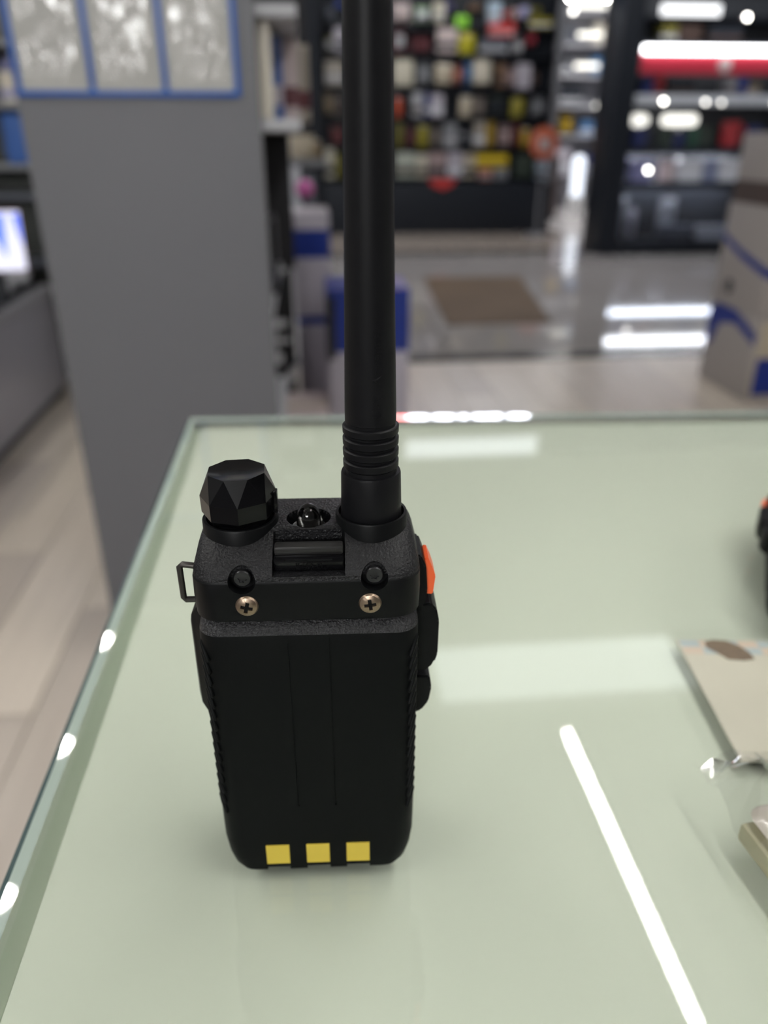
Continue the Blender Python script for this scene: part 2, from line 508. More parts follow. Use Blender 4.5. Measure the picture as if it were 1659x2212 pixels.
def make_radio(label, cat, group, antenna=True):
    rd = thing('handheld_radio', label, cat, group=group)
    # --- main chassis (head and the front half behind the battery)
    def head_cuts():
        return [cutter(lambda b: bbox(b, -8.4, 10.0, -1.0, 11.2, 103.0, 114.0)),
                cutter(lambda b: cyl_y(b, -16.1, 102.0, -2.0, 3.1, 3.5)),
                cutter(lambda b: cyl_y(b, 17.4, 102.2, -2.0, 3.1, 3.5)),
                cutter(lambda b: lathe(b, [(4.6, 107.6), (6.6, 113.0)], 28, 0.4, 17.6))]
    bm = bmesh.new()
    rings(bm, [rrect(29.3, 0.15, 31.6, 7, 101.8), rrect(29.3, 0.35, 31.6, 7.5, 102.9), rrect(28.8, 2.2, 31.5, 8, 105.0), rrect(28.3, 4.8, 31.4, 8, 107.2), rrect(27.7, 7.6, 31.2, 8, 109.0),
               rrect(26.9, 9.6, 30.9, 8, 110.2), rrect(26.0, 11.0, 30.4, 8, 110.9), rrect(24.6, 12.4, 29.6, 8, 111.2)])
    head = mmo('head', bm, grain, rd, 30, head_cuts())
    bm = bmesh.new()
    rings(bm, [rrect(28.6, 1.0, 31.0, 7, 89.6), rrect(29.4, 0.2, 31.5, 7, 90.4), rrect(29.6, 0.0, 31.6, 7, 96), rrect(29.5, 0.0, 31.6, 7, 101.3), rrect(29.2, 0.2, 31.6, 7, 101.8)])
    mmo('rear_band', bm, plastic, rd, 30, head_cuts()[1:3])
    bm = bmesh.new()
    rings(bm, [rrect(24.5, 14.5, 30.0, 5, 1.0), rrect(27.6, 14.0, 31.0, 6, 4.0), rrect(28.6, 14.0, 31.4, 6, 12), rrect(28.6, 14.0, 31.6, 6, 60), rrect(29.2, 13.0, 31.6, 6, 89.8)])
    mmo('front_shell', bm, plastic, rd)
    # --- rounded shoulder pads of the chassis flanks
    bm = bmesh.new()
    rings(bm, [[(-29.0, 9, 50.5), (-29.0, 24, 50.5), (-29.0, 24, 91), (-29.0, 9, 91)], [(-32.2, 10.5, 56), (-32.2, 23, 56), (-32.2, 23, 86), (-32.2, 10.5, 86)], [(-32.9, 12, 59), (-32.9, 21, 59), (-32.9, 21, 83), (-32.9, 12, 83)]])
    mmo('jack_cover', bm, plastic, rd, 60)
    # --- battery
    bm = bmesh.new()
    rings(bm, [rrect(22.6, -0.9, 15, 4, -0.4), rrect(24.9, -1.35, 16.5, 5, 0.3), rrect(26.6, -1.4, 17, 5.5, 2.0), rrect(27.9, -1.3, 17.2, 6, 5.5), rrect(28.7, -1.0, 17.4, 6, 11),
               rrect(29.0, -0.25, 17.4, 6, 25), rrect(29.2, 0.0, 17.4, 6, 60), rrect(29.3, 0.0, 17.4, 6, 84.0), rrect(29.2, 0.2, 17.4, 6, 85.5)])
    cuts = [cutter(lambda b, x=x: bbox(b, x, x + 7.0, -3.0, 3.0, -2.0, 1.25)) for x in (-16.0, -3.8, 8.3)]
    cuts += [cutter(lambda b, x=x: bbox(b, x, x + 0.45, -1.0, 0.28, 25.0, 84.5)) for x in (-5.6, 5.3)]
    bat = mmo('battery', bm, batt_m, rd, 28, cuts)
    bm = bmesh.new()
    rings(bm, [rrect(29.2, 0.2, 17.4, 6, 85.5), rrect(29.0, 0.6, 17.4, 6, 86.6), rrect(28.6, 2.4, 17.2, 6, 88.6), rrect(28.2, 3.2, 17.0, 6, 89.4)])
    mmo('battery_top_bevel', bm, band_g, bat, 50)
    for x in (-16.0, -3.85, 8.3):
        bm = bmesh.new()
        bbox(bm, -3.5, 3.5, -1.46, 0.5, 0, 7.6, 0.05, 1)
        mmo('contact', bm, brass, bat, loc=(x + 3.5, 0, 2.55))['label'] = 'yellow gold charging contact'
    # oblique grip ribs moulded on the two rear corners
    bm = bmesh.new()
    n = 8
    rings(bm, [[(r_ * math.cos(2 * math.pi * i / n), r_ * math.sin(2 * math.pi * i / n), z) for i in range(n)] for r_, z in ((0.15, -3.4), (0.6, -2.8), (0.75, 0), (0.6, 2.8), (0.15, 3.4))])
    rib = finish(bm, 'grip_rib', 60)
    rib.transform(MM)
    for s in (-1, 1):
        for k in range(15):
            z = 80 - k * 3.9
            xe = 27.75 - 0.15 * (k / 14.0)
            link('grip_rib', rib, batt_m, bat, (s * xe * 0.001, 0.00195, z * 0.001), (R(-38), R(-s * 12), R(s * -45)))
    # --- release latch with its word
    bm = bmesh.new()
    bbox(bm, -8.1, 9.7, 3.2, 8.4, 103.2, 106.9, 0.35)
    la = mmo('release_latch', bm, gloss, rd)
    bm = bmesh.new()
    bbox(bm, -8.0, 9.6, 4.6, 8.0, 106.8, 109.3, 0.7)
    mmo('latch_bar', bm, mat('latch_satin', (0.014, 0.0135, 0.013), 0.34, spec=0.6), la)
    bm = bmesh.new()
    bbox(bm, -5.2, 6.8, 2.95, 3.4, 106.0, 106.5, 0.1, 1)
    mmo('latch_rib', bm, plastic, la)
    me = text_me('PUSH', 2.2, 0.10, 'push_word', 1.5)
    me.transform(Matrix.Scale(0.001, 4) @ Matrix.Rotation(R(90), 4, 'X'))
    link('push_word', me, plastic, la, (0.0008, 0.0031, 0.1047))
    # --- screws
    for (x, z) in ((-15.2, 95.1), (16.2, 95.1)):
        bm = bmesh.new()
        lathe(bm, [(2.95, 0.0), (2.95, 0.25), (2.6, 0.75), (1.9, 1.1), (1.0, 1.28), (0.3, 1.3)], 28)
        c1 = cutter(lambda b: bbox(b, -1.55, 1.55, -0.48, 0.48, 0.62, 3.0))
        c2 = cutter(lambda b: bbox(b, -0.48, 0.48, -1.55, 1.55, 0.62, 3.0))
        me = finish(bm, 'clip_screw')
        me = cut(me, [c1, c2], 'clip_screw')
        me.transform(MM)
        s_ = link('clip_screw', me, steel, rd, (x * 0.001, 0.0, z * 0.001), (R(90), R(0), 0))
        s_.rotation_euler = (R(90), R(14 if x < 0 else -8), 0)
        s_['label'] = 'bronze-tinted cross-head screw'
        bm = bmesh.new()
        bbox(bm, -1.53, 1.53, -0.46, 0.46, 0.40, 0.66)
        bbox(bm, -0.46, 0.46, -1.53, 1.53, 0.40, 0.66)
        mmo('cross_slot', bm, void, s_)
    for (x, z) in ((-16.1, 102.0), (17.4, 102.2)):
        bm = bmesh.new()
        lathe(bm, [(2.3, 0.0), (2.3, 1.2), (2.05, 1.5), (1.2, 1.5)], 24)
        st = []
        for i in range(12):
            r_ = 1.25 if i % 2 == 0 else 0.85
            st.append((r_ * math.cos(math.pi * i / 6), r_ * math.sin(math.pi * i / 6)))
        c1 = cutter(lambda b: rings(b, [[(p[0], p[1], z_) for p in st] for z_ in (1.05, 3.0)]))
        me = cut(finish(bm, 'case_screw'), [c1], 'case_screw')
        me.transform(MM)
        link('case_screw', me, mat('black_screw', (0.035, 0.035, 0.037), 0.3, metal=0.7), rd, (x * 0.001, 0.0031, z * 0.001), (R(90), R(10), 0))
    # --- volume knob on its collar
    kx, ky = -17.5, 16.8
    bm = bmesh.new()
    lathe(bm, [(10.0, 104.0), (10.0, 112.3), (9.75, 112.7), (9.0, 112.7), (9.0, 110.6)], 44, kx, ky)
    mmo('knob_collar', bm, plastic, rd)
    bm = bmesh.new()
    n = 8
    lathe(bm, [(8.2, 110.6), (8.2, 113.4)], 36, kx, ky)
    ph = 0.12
    rb = [circ(8.7, 112.8, n, kx, ky, ph), circ(9.9, 114.4, n, kx, ky, ph), circ(10.0, 119.0, n, kx, ky, ph)]
    prev = None
    for r_ in rb:
        vs = [bm.verts.new(p) for p in r_]
        if prev:
            for i in range(n):
                bm.faces.new((prev[i], prev[(i + 1) % n], vs[(i + 1) % n], vs[i]))
        else:
            bm.faces.new(vs[::-1])
        prev = vs
    tp = [bm.verts.new(p) for p in circ(7.7, 125.6, n, kx, ky, ph + 0.5)]
    for i in range(n):
        bm.faces.new((prev[i], prev[(i + 1) % n], tp[i]))
        bm.faces.new((prev[(i + 1) % n], tp[(i + 1) % n], tp[i]))
    tc = [bm.verts.new((kx + (p.co.x - kx) * 0.55, ky + (p.co.y - ky) * 0.6, 124.9)) for p in tp]
    for i in range(n):
        bm.faces.new((tp[i], tp[(i + 1) % n], tc[(i + 1) % n], tc[i]))
    bm.faces.new(tc)
    kn = mmo('volume_knob', bm, gloss, rd, 14)
    bm = bmesh.new()
    bbox(bm, kx + 9.0, kx + 10.1, ky - 1.6, ky + 1.2, 113.8, 119.8, 0.3)
    mmo('knob_pointer', bm, gloss, kn)
    # --- lamp: clear dome in a scooped, scalloped reflector
    bm = bmesh.new()
    lathe(bm, [(5.9, 111.15), (5.7, 110.6), (4.6, 108.6), (3.0, 108.0)], 30, 0.4, 17.6, cap0=False)
    ls = mmo('lamp_reflector', bm, gloss, rd)
    for k in range(3):
        a = R(-130 + 40 * k)
        bm = bmesh.new()
        lathe(bm, [(0.7, 107.9), (0.9, 109.0), (0.75, 109.9), (0.3, 110.1)], 12, 0.4 + 4.2 * math.cos(a), 17.6 + 4.2 * math.sin(a))
        mmo('reflector_bead', bm, gloss, ls)
    bm = bmesh.new()
    lathe(bm, [(3.1, 107.9), (3.3, 110.0), (3.15, 112.0), (2.7, 113.4), (1.8, 114.5), (0.8, 115.1), (0.15, 115.2)], 28, 0.4, 17.6)
    dm = bpy.data.materials.get('lamp_dome')
    if dm is None:
        dm = mat('lamp_dome', (0.9, 0.9, 0.88), 0.02)
        dm.node_tree.nodes['Principled BSDF'].inputs['Transmission Weight'].default_value = 1.0
        dm.node_tree.nodes['Principled BSDF'].inputs['IOR'].default_value = 1.5
    mmo('lamp_dome', bm, dm, rd)
    # --- antenna collar and antenna
    ax, ay = 17.1, 16.5
    bm = bmesh.new()
    lathe(bm, [(9.5, 104.0), (9.5, 113.2), (9.3, 113.6), (8.7, 113.6), (8.7, 110.5)], 44, ax, ay)
    mmo('antenna_collar', bm, plastic, rd)
    if antenna:
        prof = [(7.6, 110.0), (8.05, 111.2), (7.75, 124.6), (7.55, 125.2), (6.7, 125.2), (6.6, 126.2)]
        z = 126.4
        for k in range(4):
            prof += [(6.75, z), (7.1, z + 0.35), (7.15, z + 1.9), (6.8, z + 2.25), (6.3, z + 2.3), (6.3, z + 3.0)]
            z += 3.05
        prof += [(6.45, z + 0.1), (6.47, 141), (5.95, 170), (5.5, 200), (5.03, 228), (4.6, 258), (4.45, 276), (4.0, 279), (2.5, 281), (0.6, 281.6)]
        bm = bmesh.new()
        lathe(bm, prof, 48, ax, ay)
        an = mmo('antenna', bm, rubber, rd, 40)
        me = text_me('U-V  Antenna', 3.4, 0.12, 'antenna_word', 1.05)
        for v_ in me.vertices:
            s_, u_, d_ = v_.co.x, v_.co.y, v_.co.z
            zz = 151.5 + s_ * 1.06
            rr = 6.47 + (5.95 - 6.47) * (zz - 141) / 29.0 - 0.02 + d_
            a = R(-90) + (1.6 - u_) / 6.2
            v_.co = Vector((ax + rr * math.cos(a), ay + rr * math.sin(a), zz))
        me.transform(MM)
        link('antenna_word', me, rubber, an)
    # --- side keys: orange call key, push-to-talk pad, lower key
    def sidekey(name, prof, y0, y1, m, bev=0.5):
        bm = bmesh.new()
        rings(bm, [[(x, y, z) for x, z in prof] for y in (y0, y1)])
        if bev:
            bmesh.ops.bevel(bm, geom=list(bm.edges), offset=bev, segments=2, affect='EDGES')
        return mmo(name, bm, m, rd, 40)
    sidekey('side_bezel', [(28.5, 84.5), (31.2, 86), (32.0, 92), (31.5, 99.5), (30.2, 102.8), (28.0, 103.5)], 10, 23, plastic)
    sidekey('call_key', [(31.0, 89.9), (33.7, 89.6), (34.3, 95.4), (33.2, 98.6), (32.1, 101.2), (31.0, 100.8)], 12, 20, orange_m, 0.3)['label'] = 'bright orange side key'
    sidekey('talk_key', [(28.5, 65.0), (32.6, 65.4), (33.2, 67.6), (34.6, 68.0), (35.4, 71), (35.5, 82), (34.8, 85.8), (33.2, 88.0), (28.5, 87.6)], 10, 21, plastic)
    sidekey('lower_key', [(28.5, 49.6), (31.2, 50.8), (33.2, 54.0), (34.0, 59), (33.4, 63.2), (28.5, 63.6)], 10, 21, plastic)
    # --- front face: display window, key grid and speaker slots
    bm = bmesh.new()
    bbox(bm, -20, 20, 31.2, 32.2, 56, 74, 0.4)
    mmo('display_window', bm, gloss, rd)
    bm = bmesh.new()
    bbox(bm, -4.2, 4.2, 0, 0.9, -2.3, 2.3, 0.5)
    key = finish(bm, 'key')
    key.transform(MM)
    for r_ in range(5):
        for c_ in range(4):
            link('key', key, gloss, rd, ((-15.6 + 10.4 * c_) * 0.001, 0.0314, (12 + 8 * r_) * 0.001))
    bm = bmesh.new()
    bbox(bm, -11, 11, 0, 0.5, -0.5, 0.5, 0.2, 1)
    slot = finish(bm, 'speaker_slot')
    slot.transform(MM)
    for k in range(5):
        link('speaker_slot', slot, void, rd, (0, 0.0313, (80 + 3.2 * k) * 0.001))
    # --- wrist strap ring
    bm = bmesh.new()
    path = [(-28.0, 102.4), (-32.2, 103.1), (-33.0, 102.4), (-32.9, 93.2), (-32.3, 92.4), (-28.0, 92.4)]
    def tube(bm, pts, r_, n=8):
        rs = []
        for i, p in enumerate(pts):
            a = Vector(pts[max(i - 1, 0)]); b = Vector(pts[min(i + 1, len(pts) - 1)])
            d = (b - a).normalized()
            u = Vector((0, 1, 0))
            w_ = d.cross(u)
            rs.append([Vector(p) + (u * math.cos(2 * math.pi * k / n) + w_ * math.sin(2 * math.pi * k / n)) * r_ for k in range(n)])
        rings(bm, rs)
    tube(bm, [Vector((x, 8.0, z)) for x, z in path], 0.85)
    mmo('strap_ring', bm, ring_m, rd, 60)
    return rd

radio = make_radio('black handheld radio standing on the counter, its back with three yellow contacts facing us', 'radio', 'handheld radios on the counter')
radio.location = (-0.0037, 0.1675, 0.9505)
radio.rotation_euler = (0, 0, R(-3.0))
radio2 = make_radio('black handheld radio with an orange key lying at the right edge of the picture', 'radio', 'handheld radios on the counter', antenna=False)
radio2.matrix_world = Matrix.Translation((0.2275, 0.264, 0.9515)) @ Matrix.Rotation(R(-30), 4, 'Z') @ Matrix(((-1, 0, 0, 0), (0, 0, 1, 0), (0, 1, 0, 0), (0, 0, 0, 1)))

# ---------------------------------------------------------------- paper card on the counter, with its printed picture strip
cd = thing('paper_card', 'cream printed card with a brown picture lying on the counter glass', 'card', (0.2005, 0.228, 0.95), (0, 0, R(-7.0)))
link('sheet', box_me('sheet', -0.048, 0.06, -0.0375, 0.037, 0.0002, 0.0007), mat('card_cream', (0.50, 0.48, 0.385), 0.5, var=(30, 0.05)), cd)
def flat_print(name, pts, m, parent, z=0.00078):
    bm = bmesh.new()
    rings(bm, [[(p[0], p[1], zz) for p in pts] for zz in (z - 0.0001, z)])
    return link(name, finish(bm, name), m, parent)
pr = [('print_blue', (0.37, 0.43, 0.43)), ('print_peach', (0.54, 0.44, 0.34))]
for k in range(9):
    xa = -0.047 + k * 0.0085
    for j in range(2):
        nm, c = pr[(k + j) % 2]
        ya = 0.0365 - j * 0.005
        flat_print('colour_patch', [(xa, ya - 0.0048), (xa + 0.0083, ya - 0.0048), (xa + 0.0083, ya), (xa, ya)], mat(nm, c, 0.5), cd)
bm = bmesh.new()
hat = [(-0.036, 0.0355), (-0.032, 0.0372), (-0.026, 0.0366), (-0.0215, 0.033), (-0.019, 0.028), (-0.0185, 0.0232), (-0.0235, 0.0222), (-0.030, 0.0228), (-0.033, 0.027), (-0.0365, 0.031)]
flat_print('brown_picture', hat, mat('print_brown', (0.15, 0.105, 0.065), 0.55, var=(160, 0.5, (1, 6, 1))), cd, 0.00088)
flat_print('dark_picture', [(0.0, 0.033), (0.012, 0.034), (0.012, 0.0365), (0.001, 0.0365)], mat('print_dark', (0.09, 0.075, 0.06), 0.55), cd, 0.00088)
for k in range(5):
    flat_print('red_mark', [(-0.0165 + k * 0.008, -0.0145), (-0.0115 + k * 0.008, -0.0145), (-0.0115 + k * 0.008, -0.011), (-0.0175 + k * 0.008, -0.011)], mat('print_red', (0.42, 0.22, 0.21), 0.5), cd)
flat_print('red_dot', [(-0.0125 + 0.003 * math.cos(R(a)), -0.021 + 0.003 * math.sin(R(a))) for a in range(0, 360, 30)], mat('print_red', (0.42, 0.22, 0.21), 0.5), cd)

# ---------------------------------------------------------------- film-wrapped packet at the right edge
pk = thing('wrapped_packet', 'cream packet in crinkled clear film beside the printed card', 'packet', (0.166, 0.1445, 0.95), (0, 0, R(6.0)))
link('tray', box_me('tray', -0.034, 0.045, -0.045, 0.024, 0.0002, 0.007, 0.0012), mat('tray_olive', (0.42, 0.40, 0.26), 0.4), pk)
bm = bmesh.new()
rings(bm, [rrect(0.036, -0.043, 0.026, 0.006, 0.007, 0.006), rrect(0.0375, -0.044, 0.027, 0.006, 0.0095, 0.006), rrect(0.033, -0.040, 0.023, 0.006, 0.0145, 0.006), rrect(0.026, -0.033, 0.017, 0.005, 0.0165, 0.006)])
link('lid', finish(bm, 'lid'), mat('lid_cream', (0.60, 0.55, 0.47), 0.25, coat=0.6), pk)
bm = bmesh.new()
random.seed(3)
nu, nv = 22, 20
g = []
for i in range(nu + 1):
    row = []
    for j in range(nv + 1):
        u, v_ = i / nu, j / nv
        x = -0.036 + u * 0.09
        y = -0.055 + v_ * 0.105
        inside = max(0.0, min(1.0, (x + 0.037) / 0.006)) * max(0.0, min(1.0, (0.050 - y) / 0.02))
        z = 0.0015 + inside * 0.0172 + 0.003 * random.random() * (0.7 if y < 0.022 else 3.0) + 0.0015 * math.sin(x * 300 + y * 140)
        row.append(bm.verts.new((x, y, max(0.0012, z))))
    g.append(row)
for i in range(nu):
    for j in range(nv):
        bm.faces.new((g[i][j], g[i + 1][j], g[i + 1][j + 1], g[i][j + 1]))
link('film', finish(bm, 'film', 70), clear_mat('packet_film', (0.95, 0.95, 0.95), 1.9, 0.06), pk)

# ---------------------------------------------------------------- grey shelf rack with its end panel
gr_m = mat('rack_grey', (0.138, 0.138, 0.149), 0.55, spec=0.2, bump=(60, 0.04, 0.001))
gr_l = mat('rack_shelf_grey', (0.36, 0.36, 0.38), 0.45)
gr_d = mat('rack_back', (0.022, 0.022, 0.025), 0.6, spec=0.2)
rk = thing('shelf_rack', 'grey shelf rack whose broad end panel rises behind the counter', 'shelf', (-0.287, 2.0, 0.0))
def rpart(name, x0, x1, y0, y1, z0, z1, m, bev=0.002):
    return box(name, x0 + 0.287, x1 + 0.287, y0 - 2.0, y1 - 2.0, z0, z1, m, rk, bev)
rpart('end_panel', -0.5, -0.0735, 1.60, 1.622, 0.0, 1.75, gr_m)
rpart('back_panel', -0.5, -0.485, 1.622, 2.5, 0.0, 1.75, gr_d)
rpart('divider', -0.485, 0.022, 2.40, 2.41, 1.165, 1.75, gr_d)
rpart('divider', -0.485, -0.035, 2.40, 2.41, 0.80, 1.163, gr_d)
for z0 in (0.06, 0.45, 0.80, 1.163, 1.345):
    rpart('shelf', -0.485, 0.0 if z0 > 1.0 else -0.075, 1.622, 2.40, z0, z0 + 0.020, gr_l)

# price pockets on the end panel: blue frame, paper, clear crinkled film
pt = thing('price_pocket_board', 'three clear price pockets in a blue frame hanging on the grey panel', 'display board', (-0.301, 1.6, 1.218))
blue_m = mat('pocket_blue', (0.010, 0.085, 0.36), 0.4, spec=0.3)
paper = mat('pocket_paper', (0.40, 0.395, 0.37), 0.6, var=(9, 0.07))
W = 0.19
for x in (-W, -0.0635, 0.0635, W):
    link('frame_bar', box_me('frame_bar', x - 0.0048, x + 0.0048, -0.005, -0.0002, 0.0, 0.30, 0.0012), blue_m, pt)
link('frame_bar', box_me('frame_bar', -W - 0.004, W + 0.004, -0.0056, -0.0003, 0.0, 0.009, 0.0012), blue_m, pt)
link('frame_bar', box_me('frame_bar', -W - 0.004, W + 0.004, -0.0056, -0.0003, 0.295, 0.303, 0.0012), blue_m, pt)
film_m = clear_mat('pocket_film', (0.97, 0.97, 0.97), 1.6, 0.05)
random.seed(11)
for k in range(3):
    xa, xb = -W + 0.005 + k * 0.127, -W + 0.122 + k * 0.127
    p_ = link('paper_sheet', box_me('paper_sheet', xa, xb, -0.0022, -0.0012, 0.008, 0.295), paper, pt)
    bm = bmesh.new()
    nu, nv = 40, 90
    g = []
    p1, p2, p3 = random.uniform(0, 6), random.uniform(0, 6), random.uniform(0, 6)
    for i in range(nu + 1):
        row = []
        for j in range(nv + 1):
            u, v_ = i / nu, j / nv
            x = u * (xb - xa)
            z = v_ * 0.285
            e = min(1.0, u * 9, (1 - u) * 9)
            # pouch swells towards its foot; soft vertical waves and finer creases run over it
            h_ = 0.004 + 0.060 * max(0.0, 0.17 - z) * min(1.0, v_ * 14 + 0.1)
            h_ += 0.0015 * math.sin(x * 150 + 2.2 * math.sin(z * 38 + p1) + p2) + 0.0003 * math.sin(z * 120 + 2.0 * math.sin(x * 90 + p3) + p1)
            h_ += 0.0005 * math.sin(x * 420 + z * 160 + 1.5 * math.sin(z * 95 + p2) + p3)
            row.append(bm.verts.new((xa + x, -0.0046 - e * max(0.0, h_), 0.006 + z)))
        g.append(row)
    for i in range(nu):
        for j in range(nv):
            bm.faces.new((g[i][j], g[i + 1][j], g[i + 1][j + 1], g[i][j + 1]))
    link('pocket_film', finish(bm, 'pocket_film', 70), film_m, pt)

# ---------------------------------------------------------------- goods builders (unit meshes shared by all copies)
def unit_pack():
    bm = bmesh.new()
    rings(bm, [[(p[0], yy, p[2]) for p in [(q[0], 0, q[1]) for q in
          ((-.5, .04), (-.46, 0), (.46, 0), (.5, .04), (.5, .94), (.44, 1), (.1, 1), (.06, .93), (-.06, .93), (-.1, 1), (-.44, 1), (-.5, .94))]] for yy in (-.06, 0.0)])
    return finish(bm, 'backing_card')
def unit_blister():
    bm = bmesh.new()
    rs = []
    for s, y in ((1, -.06), (.96, -.5), (.82, -.85), (.6, -1.0)):
        rs.append([(p[0] * s, y, .42 + (p[1] - .42) * s) for p in ((-.4, .1), (.4, .1), (.42, .4), (.4, .72), (-.4, .72), (-.42, .4))])
    rings(bm, rs)
    return finish(bm, 'blister')
def unit_carton():
    bm = bmesh.new()
    bbox(bm, -.5, .5, -1, 0, 0, 1, .03, 1)
    return finish(bm, 'carton_body')
def unit_band():
    bm = bmesh.new()
    bbox(bm, -.505, .505, -1.006, -0.3, .18, .42, 0.004, 1)
    return finish(bm, 'label_band')
def unit_pouch():
    bm = bmesh.new()
    rings(bm, [[(sx * .5, -.5 - .5 * d, z) if k < 0 else (sx * .5, -.5 + .5 * d, z) for (sx, k) in ((-1, -1), (-.5, -1), (0, -1), (.5, -1), (1, -1), (1, 1), (.5, 1), (0, 1), (-.5, 1), (-1, 1)) for d in [(1 - abs(sx) * .75) * e]]
               for z, e in ((0, .35), (.06, .85), (.3, 1.0), (.65, .9), (.88, .5), (.93, .12), (1.0, .10))])
    return finish(bm, 'pouch_body', 50)
def unit_seal():
    bm = bmesh.new()
    bbox(bm, -.5, .5, -.56, -.44, .93, 1.0, .01, 1)
    return finish(bm, 'seal_strip')
def unit_mug():
    bm = bmesh.new()
    lathe(bm, [(.40, 0), (.46, .03), (.48, .2), (.5, 1.0), (.45, 1.0), (.43, .25), (.2, .1)], 20)
    return finish(bm, 'mug_body')
def unit_handle():
    bm = bmesh.new()
    rs = []
    for k in range(9):
        a = R(-90 + 180 * k / 8)
        c = Vector((.46 + .28 * math.cos(a), 0, .55 + .3 * math.sin(a)))
        d = Vector((math.cos(a), 0, math.sin(a)))
        rs.append([c + d * .055 * math.cos(2 * math.pi * i / 6) + Vector((0, .07 * math.sin(2 * math.pi * i / 6), 0)) for i in range(6)])
    rings(bm, rs)
    return finish(bm, 'mug_handle', 60)
U = dict(pack=unit_pack(), blister=unit_blister(), carton=unit_carton(), band=unit_band(), pouch=unit_pouch(), seal=unit_seal(), mug=unit_mug(), handle=unit_handle())
KN = dict(P='blister_pack', B='carton', U='pouch', M='mug')
KW = dict(P='blister pack', B='carton', U='pouch', M='mug')
PAIR = {'crimson': 'dark_brown', 'cream': 'beige', 'slate': 'light_grey', 'olive': 'yellow'}
def goods(kind, colour, x, y, z, w_, h_, d_, label, group, rotz=0.0, second=None):
    """y is the back of the thing"""
    t = thing(KN[kind], label, KW[kind].split()[-1], (x, y, z), (0, 0, rotz), group)
    s2 = second or random.choice(['charcoal', 'light_grey', 'dark_brown', 'white', colour])
    if kind == 'P':
        link('backing_card', U['pack'], cmat(colour), t, (0, 0, 0), (0, 0, 0), (w_, d_, h_))
        link('blister', U['blister'], cmat(colour if random.random() < 0.6 else s2, 0.2), t, (0, 0, 0), (0, 0, 0), (w_, d_, h_))
    elif kind == 'B':
        link('carton_body', U['carton'], cmat(colour), t, (0, 0, 0), (0, 0, 0), (w_, d_, h_))
        link('label_band', U['band'], cmat(s2), t, (0, 0, 0), (0, 0, 0), (w_, d_, h_))
    elif kind == 'U':
        link('pouch_body', U['pouch'], cmat(colour, 0.3), t, (0, 0, 0), (0, 0, 0), (w_, d_, h_))
        link('seal_strip', U['seal'], cmat(s2, 0.3), t, (0, 0, 0), (0, 0, 0), (w_, d_, h_))
    elif kind == 'M':
        link('mug_body', U['mug'], cmat(colour, 0.25), t, (0, -w_ * 0.42, 0), (0, 0, 0), (w_ * 0.84, w_ * 0.84, h_))
        link('mug_handle', U['handle'], cmat(colour, 0.25), t, (0, -w_ * 0.42, 0), (0, 0, R(-25)), (w_ * 0.84, w_ * 0.84, h_))
    return t
random.seed(5)

# ---------------------------------------------------------------- dark peg wall across the corridor
dk = mat('display_dark', (0.012, 0.014, 0.019), 0.45, spec=0.2)
dk2 = mat('display_plinth', (0.017, 0.020, 0.027), 0.4, spec=0.2)
pw = thing('display_wall', 'long dark display wall with rows of hanging goods across the corridor', 'display', (1.66, 11.0, 0.0))
def wpart(name, x0, x1, y0, y1, z0, z1, m, bev=0.004):
    return box(name, x0 - 1.66, x1 - 1.66, y0 - 11.0, y1 - 11.0, z0, z1, m, pw, bev)
wpart('back_panel', 0.09, 3.26, 11.0, 11.05, 0.0, 2.95, dk)
wpart('plinth', 0.12, 3.24, 10.72, 11.0, 0.0, 0.61, dk2)
wpart('end_post', 0.05, 0.27, 10.70, 11.0, 0.0, 2.95, dk)
wpart('end_post', 3.22, 3.30, 10.86, 11.0, 0.0, 2.95, mat('post_grey', (0.20, 0.20, 0.22), 0.4))
ROWZ = {}
